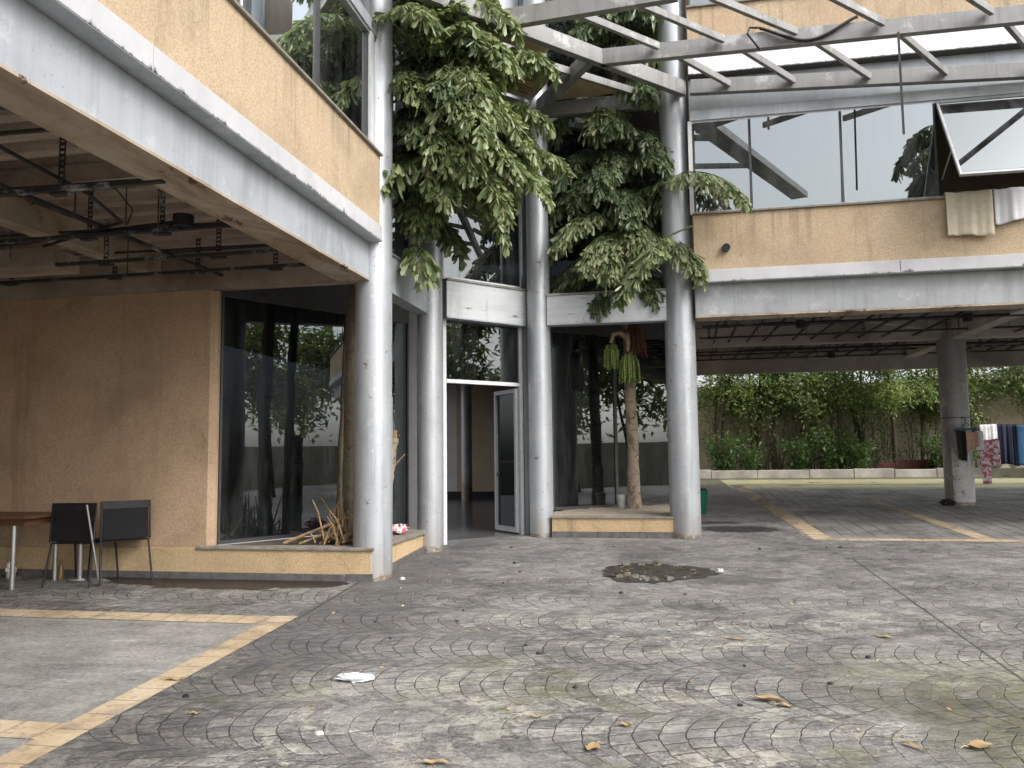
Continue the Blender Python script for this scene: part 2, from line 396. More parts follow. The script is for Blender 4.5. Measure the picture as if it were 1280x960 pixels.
# ---- ground: stamped concrete in segmental arcs, worn, mossy
def mat_ground():
    n = NT('stamped_concrete_paving')
    x, y, z = n.xyz()
    wob = n.noise(1.3, 3, .5, None, 0, 1)
    wx, wy, wz = n.xyz(wob)
    px = n.math('ADD', x, n.math('MULTIPLY', n.math('SUBTRACT', wx, .5), .14))
    py = n.math('ADD', y, n.math('MULTIPLY', n.math('SUBTRACT', wy, .5), .12))
    w2x, w2y, w2z = n.xyz(n.noise(5.5, 3, .6, None, 0, 1))
    px = n.math('ADD', px, n.math('MULTIPLY', n.math('SUBTRACT', w2x, .5), .055))
    py = n.math('ADD', py, n.math('MULTIPLY', n.math('SUBTRACT', w2y, .5), .06))
    # arcs
    row = n.math('DIVIDE', py, .80)
    ri = n.math('FLOOR', row); v = n.math('FRACT', row); iv = n.math('SUBTRACT', 1, v)
    vc = n.math('SUBTRACT', v, .60); vc2 = n.math('MULTIPLY', vc, vc)
    sh = n.math('ADD', n.math('MULTIPLY', vc2, .72), n.math('MULTIPLY', n.math('MULTIPLY', vc2, vc2), .35))
    rsh = n.new('ShaderNodeTexWhiteNoise', noise_dimensions='1D'); n.link(ri, rsh.inputs['W'])
    xs = n.math('ADD', n.math('SUBTRACT', px, sh), n.math('MULTIPLY', rsh.outputs['Value'], .4))
    col_ = n.math('DIVIDE', xs, .142)
    ci = n.math('FLOOR', col_); cf = n.math('FRACT', col_)
    d1 = n.math('ABSOLUTE', n.math('SUBTRACT', cf, .5))          # .5 at joint
    jm = n.noise(1.1, 4, .65)                                     # where joints are worn away
    arc = n.sstep(d1, .455, .494)
    wn0 = n.new('ShaderNodeTexWhiteNoise', noise_dimensions='2D'); n.link(n.comb(ci, ri, 0), wn0.inputs['Vector'])
    jq = n.math('ADD', n.math('MULTIPLY', v, 6), n.math('ADD', wn0.outputs['Value'], n.math('MULTIPLY', cf, -.35)))
    jv = n.math('FRACT', jq)
    rj = n.math('MULTIPLY', n.sstep(n.math('ABSOLUTE', n.math('SUBTRACT', jv, .5)), .40, .49), .6)
    rowj = n.math('MULTIPLY', n.sstep(n.math('ABSOLUTE', n.math('SUBTRACT', v, .5)), .490, .499), .45)
    joint = n.math('MAXIMUM', n.math('MAXIMUM', arc, rj), rowj)
    joint = n.math('MULTIPLY', joint, n.math('ADD', .12, n.math('MULTIPLY', n.sstep(jm, .36, .58), .88)))
    joint = n.math('MULTIPLY', joint, n.math('SUBTRACT', 1, n.math('MULTIPLY', n.sstep(y, 7.4, 9.6), .8)))
    # stone id tone
    wn = n.new('ShaderNodeTexWhiteNoise', noise_dimensions='3D')
    n.link(n.comb(ci, ri, n.math('FLOOR', jq)), wn.inputs['Vector'])
    tone = wn.outputs['Value']
    # base tones
    big = n.noise(.55, 5, .62, None, .5)
    med = n.noise(2.3, 6, .68, n.scalev(.7,1.1,1), .4)
    f = n.math('ADD', n.math('MULTIPLY', big, .55), n.math('MULTIPLY', med, .45))
    f = n.math('ADD', f, n.math('MULTIPLY', n.math('SUBTRACT', tone, .5), .10))
    f = n.math('ADD', f, n.math('MULTIPLY', n.math('SUBTRACT', n.sstep(n.noise(55, 4, .8), .38, .62), .5), .16))
    f = n.math('ADD', f, n.math('MULTIPLY', n.math('SUBTRACT', n.sstep(n.noise(13, 6, .8, n.scalev(.7,1.3,1)), .36, .64), .5), .13))
    f = n.math('ADD', f, n.math('MULTIPLY', n.math('SUBTRACT', n.noise(17, 6, .8, n.scalev(.8,1.2,1)), .5), .55))
    col = n.ramp(f, [(.28,(.058,.056,.056)),(.42,(.138,.133,.129)),(.56,(.222,.214,.206)),(.74,(.37,.355,.335))])
    # pale worn and efflorescent patches, ragged
    pal = n.noise(3.0, 8, .74, n.scalev(.75,1.3,1), .7)
    pal = n.math('ADD', pal, n.math('MULTIPLY', n.math('SUBTRACT', tone, .5), .085))
    patch = n.noise(.62, 3, .5, n.scalev(.8,1.2,1))
    near = n.math('SUBTRACT', 1, n.sstep(y, 6.2, 8.2))
    k = n.math('MULTIPLY', n.math('MULTIPLY', n.sstep(n.math('ADD', pal, n.math('MULTIPLY', n.math('SUBTRACT', n.sstep(n.noise(30,6,.85), .36, .64), .5), .22)), .50, .57), n.sstep(patch, .40, .56)), n.math('ADD', n.math('MULTIPLY', near, .62), .14))
    col = n.mix(k, col, n.ramp(n.noise(11,4,.7), [(.35,(.28,.26,.21)),(.65,(.60,.575,.50))]))
    # scuffs running along x
    sc = n.noise(1, 5, .75, n.scalev(1.1,7,1), .3)
    col = n.mix(n.math('MULTIPLY', n.sstep(sc, .62, .72), .35), col, (.50,.49,.47))
    # charcoal band of tyre dirt beside the left-hand line
    cb = n.math('MULTIPLY', n.math('SUBTRACT', 1, n.sstep(n.math('ADD', x, n.math('MULTIPLY', n.math('SUBTRACT', n.noise(1.4, 5, .7), .5), 1.6)), -2.75, -1.9)), n.sstep(x, -3.3, -3.2))
    col = n.mix(n.math('MULTIPLY', cb, .55), col, (.062,.060,.062))
    # dark grime
    dk = n.noise(1.05, 6, .68, None, .8)
    col = n.mix(n.math('MULTIPLY', n.sstep(dk, .50, .72), .6), col, (.075,.072,.072))
    # moss: near right corner and the strip beside the far kerb
    mr = n.math('MULTIPLY', n.sstep(n.math('ADD', x, n.math('MULTIPLY', n.math('SUBTRACT', y, 5.2), .35)), .4, 1.9), n.math('SUBTRACT', 1, n.sstep(y, 5.2, 6.6)))
    ms = n.math('MULTIPLY', n.sstep(y, 18.6, 19.8), .95)
    mo = n.math('MAXIMUM', mr, ms)
    mossy = n.math('MULTIPLY', mo, n.sstep(n.noise(1.7, 6, .7), .32, .52))
    col = n.mix(n.math('MULTIPLY', mossy, n.math('ADD', .55, n.math('MULTIPLY', n.sstep(n.noise(34,5,.8), .40,.58), .45))), col, n.ramp(n.noise(7,5,.7), [(.3,(.045,.046,.026)),(.7,(.15,.15,.07))]))
    ml = n.math('MULTIPLY', n.math('MULTIPLY', n.sstep(n.noise(.9, 5, .7, n.scalev(1,1.4,2)), .54, .68), near), .5)
    col = n.mix(ml, col, (.12,.125,.06))
    # oil and water stains with their own shape
    def stain(cx, cy, rx, ry, c, amt, col, wobble=.7):
        ex = n.math('DIVIDE', n.math('SUBTRACT', x, cx), rx); ey = n.math('DIVIDE', n.math('SUBTRACT', y, cy), ry)
        r = n.math('ADD', n.math('MULTIPLY', ex, ex), n.math('MULTIPLY', ey, ey))
        r = n.math('ADD', r, n.math('MULTIPLY', n.math('SUBTRACT', n.noise(4.2, 6, .7), .5), wobble*4))
        return n.mix(n.math('MULTIPLY', n.math('SUBTRACT', 1, n.sstep(r, .6, 1.15)), amt), col, c)
    col = stain(1.05, 12.45, .62, .38, (.025,.023,.022), .9, col)
    col = stain(.75, 13.2, .38, .2, (.03,.028,.027), .8, col)
    col = stain(.55, 8.7, .55, .3, (.07,.065,.06), .6, col, .9)
    # concrete field inside the left-hand bay: smooth pale grey, no arcs
    fl = n.math('MULTIPLY', n.math('SUBTRACT', 1, n.sstep(x, -3.42, -3.40)), n.math('SUBTRACT', 1, n.sstep(y, 6.45, 6.47)))
    lf = n.math('ADD', n.math('MULTIPLY', n.noise(.8, 6, .65, None, .5), .6), n.math('MULTIPLY', n.noise(1, 6, .7, n.scalev(2,6,1)), .4))
    lf = n.math('ADD', lf, n.math('MULTIPLY', n.math('SUBTRACT', n.noise(21, 6, .8), .5), .45))
    lf = n.math('ADD', lf, n.math('MULTIPLY', n.math('SUBTRACT', n.sstep(n.noise(40, 5, .8), .38, .62), .5), .10))
    lcol = n.ramp(lf, [(.34,(.13,.125,.12)),(.5,(.27,.26,.245)),(.66,(.40,.385,.365))])
    lcol = n.mix(n.math('MULTIPLY', n.sstep(n.noise(1, 6, .8, n.scalev(1.6,9,1), .4), .60, .67), .6), lcol, (.50,.49,.47))
    col = n.mix(fl, col, lcol)
    # brick field of the right-hand bays
    fr = n.math('MULTIPLY', n.sstep(n.math('ADD', x, n.math('MULTIPLY', y, .0517)), 2.40, 2.44), n.sstep(y, 11.5, 11.6))
    bt = n.new('ShaderNodeTexBrick'); n.link(n.comb(n.math('ADD', n.math('MULTIPLY', y, .5), 0), n.math('MULTIPLY', x, .5), 0), bt.inputs['Vector'])
    bt.inputs['Scale'].default_value = 1; bt.inputs['Brick Width'].default_value = .5; bt.inputs['Row Height'].default_value = .105
    bt.inputs['Mortar Size'].default_value = .006; bt.inputs['Mortar Smooth'].default_value = .3
    bcol = n.mix(n.math('MULTIPLY', bt.outputs['Fac'], n.sstep(n.noise(1.6,5,.7), .34,.62)), n.ramp(n.noise(1.2,6,.7), [(.35,(.12,.118,.11)),(.52,(.23,.22,.205)),(.7,(.34,.33,.31))]), (.05,.047,.045))
    bcol = n.mix(n.math('MULTIPLY', n.math('MULTIPLY', ms, n.sstep(n.noise(2.2,6,.7),.30,.5)), .95), bcol, (.42,.41,.23))  # far moss strip, its colour brightened for the open sky above it
    col = n.mix(fr, col, bcol)
    dark = n.math('MULTIPLY', joint, n.math('MULTIPLY', n.math('SUBTRACT', 1, fl), n.math('SUBTRACT', 1, fr)))
    # joints fade where worn
    col = n.mix(n.math('MULTIPLY', dark, .70), col, (.03,.03,.027))
    dg = n.math('MULTIPLY', n.sstep(n.math('ADD', y, n.math('MULTIPLY', n.noise(3,5,.7), .5)), 21.75, 22.1), .85)  # dirt along the kerb foot, with the kerb's shadow line painted in
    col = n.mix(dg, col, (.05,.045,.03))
    # long control joints
    for (x0,y0,x1,y1) in ((2.05,9.95,2.14,5.0),(-3.3,9.9,-3.18,6.8)):
        sl = (x1-x0)/(y1-y0)
        d = n.math('ABSOLUTE', n.math('SUBTRACT', n.math('SUBTRACT', x, x0), n.math('MULTIPLY', n.math('SUBTRACT', y, y0), sl)))
        kk = n.math('MULTIPLY', n.math('SUBTRACT', 1, n.sstep(d, .006, .014)), n.math('MULTIPLY', n.sstep(y, y1-.2, y1), n.math('SUBTRACT', 1, n.sstep(y, y0, y0+.1))))
        col = n.mix(n.math('MULTIPLY', kk, .8), col, (.03,.03,.028))
    h = n.math('SUBTRACT', n.math('ADD', n.math('MULTIPLY', n.noise(26,5,.7), .35), n.math('MULTIPLY', med, .3)), n.math('MULTIPLY', dark, .9))
    nm = n.bump(h, .8, .016)
    rg = n.ramp(med, [(.3,.5),(.7,.8)])
    return n.done(n.pbsdf(col, rg, 0, nm, .4))
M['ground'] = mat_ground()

def mat_paint(axis, nm_):
    n = NT(nm_)
    x, y, z = n.xyz()
    f = n.noise(2.2, 6, .7)
    col = n.ramp(f, [(.3,(.36,.26,.15)),(.5,(.50,.39,.255)),(.7,(.60,.51,.38))])
    w = n.noise(1, 7, .75, n.scalev(2.5,2.5,1), .5)
    col = n.mix(n.math('MULTIPLY', n.sstep(w, .50, .62), .65), col, (.22,.19,.155))
    col = n.mix(n.math('MULTIPLY', n.sstep(n.noise(19,5,.8), .52, .66), .5), col, (.13,.10,.075))
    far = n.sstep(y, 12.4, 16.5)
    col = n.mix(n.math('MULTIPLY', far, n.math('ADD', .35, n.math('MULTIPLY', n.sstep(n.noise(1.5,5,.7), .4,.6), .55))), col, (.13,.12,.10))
    wv = n.math('MULTIPLY', n.math('SUBTRACT', n.noise(5,3), .5), .06)
    jj = n.sstep(n.math('ABSOLUTE', n.math('SUBTRACT', n.math('FRACT', n.math('DIVIDE', n.math('ADD', y if axis else x, wv), .23)), .5)), .458, .49)
    col = n.mix(n.math('MULTIPLY', jj, .6), col, (.10,.075,.045))
    return n.done(n.pbsdf(col, .75, 0, n.bump(n.noise(30,4,.7), .3, .008)))
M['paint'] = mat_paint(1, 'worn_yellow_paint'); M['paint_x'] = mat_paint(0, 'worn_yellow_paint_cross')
def mat_puddle():
    n = NT('wet_dark_concrete')
    col = n.ramp(n.noise(3,5,.7), [(.3,(.018,.014,.012)),(.7,(.04,.032,.027))])
    x, y, z = n.xyz()
    e = n.math('ABSOLUTE', n.math('DIVIDE', n.math('ADD', x, 4.72), 1.45)); e = n.math('POWER', e, 5)
    d = n.math('ADD', n.math('DIVIDE', n.math('SUBTRACT', 8.24, y), .62), n.math('MULTIPLY', e, .55))
    d = n.math('ADD', d, n.math('MULTIPLY', n.math('SUBTRACT', n.noise(2.6, 7, .72, n.scalev(.8,1.6,1)), .5), 1.7))
    mx = n.new('ShaderNodeMixShader'); n.link(n.math('MULTIPLY', n.sstep(d, .62, .78), 1), mx.inputs[0])
    n.link(n.pbsdf(col, .34, 0, n.bump(n.noise(20,4),.2,.004), .25), mx.inputs[1]); n.link(n.new('ShaderNodeBsdfTransparent').outputs[0], mx.inputs[2])
    return n.done(mx.outputs[0])
M['puddle'] = mat_puddle()

# ================================================================== SETTING
FPT = [(-4.97,8.30),(-3.5,10.87),(-3.0,10.76),(-2.09,11.78),(-1.72,12.1),(.12,13.6)]
def gpoly(mb, poly, dz=0): mb.add([(x,y,gz(y)+dz) for x,y in poly], [tuple(range(len(poly)))])
g = MB()
gpoly(g, [(-70,-70),(70,-70),(70,8.30),(-4.97,8.30),(-70,8.30)])
gpoly(g, FPT + [(.12,26),(70,26),(70,8.30)][0:3])
gpoly(g, [(.12,26),(70,26),(70,90),(.12,90)])
gpoly(g, [(-70,26),(.12,26),(.12,90),(-70,90)])
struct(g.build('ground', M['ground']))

def strip(poly, name='painted_line'):
    m = MB(); gpoly(m, poly, .004); o = m.build(name, M['paint_x' if abs(poly[1][0]-poly[0][0]) > 2 else 'paint']); struct(o); return o
strip([(-3.415,-4),(-3.205,-4),(-3.205,6.74),(-3.415,6.74)])
strip([(-12,6.46),(-3.415,6.46),(-3.415,6.72),(-12,6.72)])
strip([(-12,3.98),(-3.415,3.98),(-3.415,4.21),(-12,4.21)])
strip([(1.865,11.60),(2.12,11.60),(1.70,20.0),(1.43,20.0)])
strip([(1.865,11.40),(13,11.40),(13,11.60),(1.865,11.60)])
strip([(3.92,11.60),(4.13,11.60),(3.86,17.0),(3.66,17.0)])
strip([(6.60,11.60),(6.82,11.60),(6.55,17.0),(6.34,17.0)])
strip([(1.43,20.0),(12,20.0),(12,20.2),(1.43,20.2)])

# puddle along the left plinth
rng = random.Random(4)
m = MB(); pts = []
x = -6.2
while x < -3.45:
    pts.append((x, 8.24)); x += .2
edge = []
for i in range(46):
    t = i/45; xx = -6.25+2.85*t
    dep = .30 + .42*math.sin(math.pi*min(1,t*1.02))**.8 + .16*math.sin(t*17) + rng.uniform(-.09,.09)
    edge.append((xx, 8.24-max(.06,dep*(.6 if t>.85 else 1))))
gpoly(m, [(-6.4,7.3),(-3.15,7.3),(-3.15,8.0),(-3.40,8.24),(-6.4,8.24)], .003)
struct(m.build('puddle', M['puddle']))

# planting bed and kerb at the back
m = MB()
m.prism([(.12,22.42),(16,22.42),(16,24.0),(.12,24.0)], lambda x,y: gz(y)-.1, lambda x,y: gz(22.4)+.17)
struct(m.build('planting_bed', M['soil']))
m = MB()
xx = .12; rng = random.Random(8)
while xx < 16:
    L = rng.uniform(.9,1.3); zt = gz(22.2)+.215+rng.uniform(-.015,.015)
    m.prism([(xx,22.2+rng.uniform(-.01,.01)),(min(16,xx+L)-.012,22.2),(min(16,xx+L)-.012,22.42),(xx,22.42)], lambda x,y: gz(22.2)-.1, zt)
    xx += L
struct(m.build('kerb', M['kerb'], bevel=.012))

# ================================================================== BUILDING
B = thing('office_building', 'derelict tan and silver office building with round steel columns and dark glazed corner entrance', 'building', (-2.4,11.2,.5))
def P(name, mb, mat, parent=None, bevel=0): return mb.build(name, mat, parent or B, bevel)

# columns -----------------------------------------------------------------
def column(cx, cy, r, z0, z1, mat=None, seam=None, base=False):
    m = MB()
    def seg(a, b, rr):
        n = max(2, int((b-a)/.35)); m.tube([(cx,cy,a+(b-a)*i/n) for i in range(n+1)], rr, 48)
    if seam:
        seg(z0, seam, r); seg(seam+.008, z1, r*.965); m.tube([(cx,cy,seam-.02),(cx,cy,seam+.012)], r*.955, 48)
    else: seg(z0, z1, r)
    return P('column', m, mat or M['silver'])
column(-3.172, 8.47, .213, gz(8.3)-.02, 10.4, seam=2.35)
column(.214, 11.63, .212, gz(11.4)-.02, 10.4, seam=5.55)
column(-3.06, 10.27, .168, gz(10.1)-.02, 10.4)
column(-1.81, 11.64, .166, gz(11.5)-.02, 10.4)
column(5.09, 15.83, .235, gz(15.6)-.02, 4.0, M['silver_shaded'])
column(9.9, 11.63, .212, gz(11.4)-.02, 10.4)
column(9.9, 15.83, .235, gz(15.6)-.02, 4.0)
column(-3.172, .6, .213, -.1, 10.4)
column(-9.2, .6, .213, -.1, 4.0)
# rough white patched foot of the far garage column, with a ragged top edge
m = MB(); rng = random.Random(2)
N = 40; zb = gz(15.6)+.06; vs = []; fs = []
for k in range(N):
    a = -math.pi*.72 + math.pi*.95*k/(N-1)
    zt = zb + .72 + .28*math.sin(k*.9)*.3 + rng.uniform(-.05,.05) - (.3*(k/N-.5))
    for z in (zb, zt): vs.append((5.09+.245*math.cos(a), 15.83+.245*math.sin(a), z))
for k in range(N-1): fs.append((2*k,2*k+2,2*k+3,2*k+1))
m.add(vs, fs, True)
n_ = NT('flaking_white_plaster')
c_ = n_.ramp(n_.noise(9,6,.75), [(.34,(.18,.13,.09)),(.42,(.55,.54,.52)),(.7,(.70,.70,.70))])
M['flake'] = n_.done(n_.pbsdf(c_, .9, 0, n_.bump(n_.noise(12,5,.7),.6,.02)))
P('plaster_patch', m, M['flake'])

# facades: one map per wing, u along the face, d outwards
def LW(u, d, z): return (-3.155+d, u, z)
def RW(u, d, z): return (u, 11.45-d, z)
def fbox(m, F, u0, u1, d0, d1, z0, z1):
    a = F(u0,d0,z0); b = F(u1,d1,z1); m.box(a[0],b[0],a[1],b[1],z0,z1)

def facade(F, u0, u1, muls, open_idx=None, bb=3.60, bot_in=.34, gl='glass'):
    m = MB(); fbox(m, F, u0, u1, -.14, 0, bb, 4.03); P('edge_beam', m, M['silver_beam' if F is LW else 'silver_beam_grey'], bevel=.006)
    m = MB(); fbox(m, F, u0, u1, -bot_in, .012, bb-.022, bb-.001); P('beam_flange', m, M['soffit'])
    m = MB(); fbox(m, F, u0, u1, -.14, .15, 4.031, 4.05); P('soffit_strip', m, M['silver_beam'])
    m = MB(); uu = u0
    while uu < u1-.01:
        ue = min(u1, uu+2.65); fbox(m, F, uu, ue-.008, .10, .155, 4.036, 4.20); uu = ue
    P('flashing', m, M['flash'], bevel=.004)
    m = MB(); fbox(m, F, u0, u1, -.10, .125, 4.055, 4.99); P('spandrel_wall', m, M['tan'], bevel=.006)
    for zz, ztop in ((4.99, 6.36), (8.0, 9.35)):
        m = MB(); fbox(m, F, u0, u1, -.06, .16, zz, zz+.028); sill = P('window_sill', m, M['coping'], bevel=.003)
        w = P('window', (lambda q: (fbox(q, F, u0, u1, -.02, .07, ztop-.035, ztop), fbox(q, F, u0, u1, -.02, .07, zz+.028, zz+.06), q)[-1])(MB()), M['alu'])
        for k in range(len(muls)-1):
            a, b = muls[k], muls[k+1]
            q = MB(); fbox(q, F, a-.016, a+.016, -.02, .06, zz+.06, ztop-.035); q.build('mullion', M['dark_frame'], w)
            if zz < 6 and open_idx is not None and k in open_idx: continue
            q = MB(); tl = .056 if gl == 'glass_mirror' and zz < 6 else 0      # these panes are tilted out at the head to mirror clear sky
            vs = [F(u_, d_+(tl if z_ > ztop-.1 else 0), z_) for z_ in (zz+.06, ztop-.035) for u_, d_ in ((a+.018,.02),(b-.018,.02),(b-.018,.03),(a+.018,.03))]
            q.add(vs, [(0,3,2,1),(4,5,6,7),(0,1,5,4),(1,2,6,5),(2,3,7,6),(3,0,4,7)]); q.build('pane', M[gl], w)
        q = MB(); fbox(q, F, muls[-1]-.016, muls[-1]+.016, -.02, .06, zz+.06, ztop-.035); q.build('mullion', M['dark_frame'], w)
    # head, second beam and its flashing
    m = MB(); fbox(m, F, u0, u1, -.10, .09, 6.36, 6.50); P('window_head', m, M['silver_beam'], bevel=.004)
    m = MB(); fbox(m, F, u0, u1, -.14, .0, 6.53, 7.0); fbox(m, F, u0, u1, -.14, .05, 6.50, 6.53); P('edge_beam', m, M['silver_beam'], bevel=.004)
    m = MB(); fbox(m, F, u0, u1, .10, .155, 7.0, 7.26); fbox(m, F, u0, u1, -.14, .10, 7.0, 7.02); P('flashing', m, M['flash2'], bevel=.004)
    m = MB(); fbox(m, F, u0, u1, -.10, .125, 7.03, 8.0); P('spandrel_wall', m, M['tan'], bevel=.006)
    m = MB(); fbox(m, F, u0, u1, -.10, .125, 9.35, 10.3); P('roof_parapet', m, M['tan'])
n_ = NT('white_upper_flashing')
c_ = n_.ramp(n_.noise(3,4), [(.3,(.70,.70,.72)),(.7,(.84,.84,.86))])
zz_ = n_.xyz()[2]
c_ = n_.mix(n_.math('SUBTRACT',1,n_.sstep(n_.math('ADD',zz_,n_.math('MULTIPLY',n_.noise(14,5,.8),.05)),7.035,7.05)), c_, (.07,.065,.06))
M['flash2'] = n_.done(n_.pbsdf(c_, .6))
facade(LW, -9, 8.28, [8.06,6.82,5.55,4.28,3.0,1.7,.4,-.9,-2.2,-3.5,-4.8,-6.1,-7.4,-8.7][::-1], bb=3.628)
facade(RW, .43, 12.5, [.47,1.235,2.43,3.62,5.0,6.2,7.4,8.6,9.8,11.0,12.3], open_idx=(3,), bb=3.588, gl='glass_mirror')
# pale end jamb of each window band
m = MB(); m.box(-3.16,-3.075,8.10,8.20,5.02,6.36); P('window_jamb', m, M['white_frame'])
m = MB(); m.box(.40,.455,11.37,11.46,5.02,6.36); P('window_jamb', m, M['white_frame'])

m = MB(); m.tube([(.86,11.34,4.50),(.86,11.24,4.49)], .055, 14); P('drain_spout', m, M['rubber'])
m = MB(); pts = []
for i in range(60):                                   # an illegible scribble high on the column right of the door
    t = i/59; a_ = -math.pi*.5-.55+1.0*t+.06*math.sin(t*40); pts.append((-1.81+.168*math.cos(a_), 11.64+.168*math.sin(a_), 6.24+.035*math.sin(t*31)+.02*math.sin(t*13)))
m.tube(pts, .0045, 5); P('scribble', m, M['rubber'])
# the awning sash, pushed open above the towels
th = rad(30); hz, hy, x0, x1 = 6.33, 11.39, 3.65, 4.98
def sash(dx0, dx1, s0, s1, t0, t1):
    q = MB(); dirv = Vector((0,-math.sin(th),-math.cos(th))); nr = Vector((0,-math.cos(th),math.sin(th)))
    o = Vector((0,hy,hz)); vs = []
    for t in (t0,t1):
        for xx, s_ in ((dx0,s0),(dx1,s0),(dx1,s1),(dx0,s1)):
            p = o+dirv*s_+nr*t; vs.append((xx,p.y,p.z))
    q.add(vs, [(0,1,2,3),(7,6,5,4),(0,4,5,1),(1,5,6,2),(2,6,7,3),(3,7,4,0)]); return q
fr = MB()
for a in ((x0,x0+.03,0,1.44),(x1-.03,x1,0,1.44),(x0+.03,x1-.03,0,.03),(x0+.03,x1-.03,1.405,1.44)):
    s_ = sash(*a, -.02, .02); fr.add(s_.v, s_.f)
aw = P('awning_window', fr, M['alu'])
sash(x0+.03,x1-.03,.03,1.405,.004,.010).build('pane', M['glass_mirror'], aw)
q = MB(); q.tube([(3.68,11.40,5.28),(3.68,10.95,5.55)], .008, 6); q.build('stay', M['alu'], aw)

# rooms behind the upper windows (dark)
m = MB()
m.box(-12,-3.3,-9,-8.9,4.4,6.95); m.box(-8.1,-8,-8.9,8.2,4.4,6.9); m.box(-12,-3.3,8.2,8.3,4.4,6.95)
P('partition', m, M['room_tan'])
m = MB(); m.box(.5,12.5,13.5,13.6,4.4,10.2); m.box(.42,.5,11.6,13.5,4.4,10.2); P('partition', m, M['room_tan'])
# floor slabs / roof
for z0, z1 in ((4.22,4.4),(6.9,7.02),(10.2,10.3)):
    m = MB(); m.box(-13,-3.3,-9,8.24,z0,z1); P('floor_slab', m, M['slab'])
    m = MB(); m.box(.5,12.5,11.6,18.5 if z0 < 5 else 13.6,z0,z1); P('floor_slab', m, M['slab'])  # upper floors cut short so more sky light reaches the trees
    m = MB(); m.prism([(-7.4,8.36),(-5.02,8.36),(-3.55,10.92),(-3.05,10.84),(-2.14,11.88),(-1.74,12.18),(.06,13.66),(.06,21.2),(-7.4,21.2)], z0-.05, z1-.02); P('floor_slab', m, M['slab'])  # stops short on the left, leaving a gap for sky light

# ribbed metal deck above each undercroft
def deck(xa, xb, ya, yb, z, pitch=.31, mat='deck'):
    m = MB(); prof = []; y = ya
    while y < yb:
        for f_, dz in ((0,0),(.40,0),(.52,.055),(.88,.055)): prof.append((min(y+f_*pitch,yb), z+dz*1.8))
        y += pitch
    prof.append((yb, z))
    vs = []; fs = []
    for (yy, zz) in prof: vs += [(xa,yy,zz),(xb,yy,zz)]
    for i in range(len(prof)-1): fs.append((2*i,2*i+1,2*i+3,2*i+2))
    m.add(vs, fs); return P('ribbed_deck', m, M[mat])
deck(-13,-3.3,-9,8.24,4.06); deck(.45,12.5,11.6,18.5,4.06,.36,'deck_dark')
# secondary beams
def beam(p, q, w, h, mat='soffit', name='floor_beam'):
    m = MB(); m.bar(p, q, w, h); return P(name, m, M[mat], bevel=.004)
beam((-5.75,-9,3.80),(-5.75,8.24,3.80),.20,.25); beam((-9.2,-9,3.72),(-9.2,8.24,3.72),.24,.33)
beam((-13,5.6,3.90),(-3.32,5.6,3.90),.12,.15,'deck'); 
beam((.45,15.83,3.70),(12.5,15.83,3.70),.26,.35,'deck_dark'); beam((5.09,11.7,3.66),(5.09,15.69,3.66),.24,.39,'deck_dark'); beam((5.09,15.97,3.66),(5.09,18.45,3.66),.24,.39,'deck_dark')
beam((1.2,11.9,3.80),(4.9,15.6,3.80),.12,.25,'deck_dark')
m = MB(); m.box(.45,12.5,18.5,18.62,3.43,4.4); P('edge_beam', m, M['deck_dark'])
m = MB(); m.box(-13,-3.3,-9.14,-9,3.6,4.4); P('edge_beam', m, M['silver_beam'])
for y_ in (13.0, 14.4, 17.2): beam((.45,y_,3.88),(12.5,y_,3.88),.11,.17,'silver_shaded')
# leftovers of the suspended ceilings: rails, hangers, pipes
rng = random.Random(12)
def rail(p, q, w=.035, h=.035): m = MB(); m.bar(p, q, w, h); P('ceiling_rail', m, M['rail'])
def hanger(x, y, z0, z1, w=.035, plate=True):
    m = MB()
    if w > .03:                                   # slotted angle: two thin legs with rungs
        m.box(x-w/2,x-w/2+.008,y-.004,y+.004,z0,z1); m.box(x+w/2-.008,x+w/2,y-.004,y+.004,z0,z1)
        z = z0
        while z < z1-.02: m.box(x-w/2+.008,x+w/2-.008,y-.003,y+.003,z,z+.022); z += .042
        if plate: m.box(x-.07,x+.07,y-.03,y+.03,z0-.03,z0)
    else: m.tube([(x,y,z0),(x,y,z1)], w/2, 6)
    P('ceiling_hanger', m, M['rail'])
for y, z, xs in ((4.9,3.57,(-4.19,-5.3,-6.6)),(6.15,3.62,(-4.24,-4.95,-6.3)),(6.98,3.61,(-4.2,-5.42,-6.9)),(7.75,3.66,(-4.0,-4.9,-5.9,-7.2)),(3.7,3.60,(-3.95,-5.2)),(2.5,3.62,(-4.4,))):
    rail((-12.9,y,z),(-3.36,y,z+.02),.045,.03)
    for x in xs: hanger(x, y+.03, z+.03, 4.08, rng.choice([.05,.05,.042]))
for x in (-4.6,-5.05,-6.1,-5.5,-4.1,-4.35,-6.8): hanger(x, rng.uniform(5,7.5), 3.62, 4.08, .012)
for y in (4.4, 5.4, 6.6, 7.4): rail((-8,y,3.86),(-3.5,y+.1,3.84),.03,.02)
for x in (-4.75,): rail((x,2.5,3.70),(x-.05,8.1,3.70),.03,.03)
m = MB(); m.tube([(-9,6.55,3.66),(-6,6.33,3.68),(-4.1,6.12,3.70)], .022, 10); m.tube([(-4.12,6.12,3.66),(-4.02,6.11,3.66)], .03, 10); P('conduit', m, M['rubber'])
m = MB(); m.tube([(-4.0,6.12,3.66),(-4.0,6.12,3.76)], .085, 20); P('sprinkler_drum', m, M['rubber'])
m = MB(); m.tube([(-4.0,3.6,3.74),(-4.18,4.4,3.71),(-4.26,5.3,3.70),(-4.5,6.0,3.70),(-5.6,6.4,3.66)], .014, 8); P('loose_cable', m, M['rubber'])
m = MB(); m.tube([(-4.55,6.14,3.72),(-4.5,6.14,3.85),(-4.55,6.0,3.98),(-4.7,5.9,4.08)], .006, 6); P('loose_cable', m, M['rubber'])
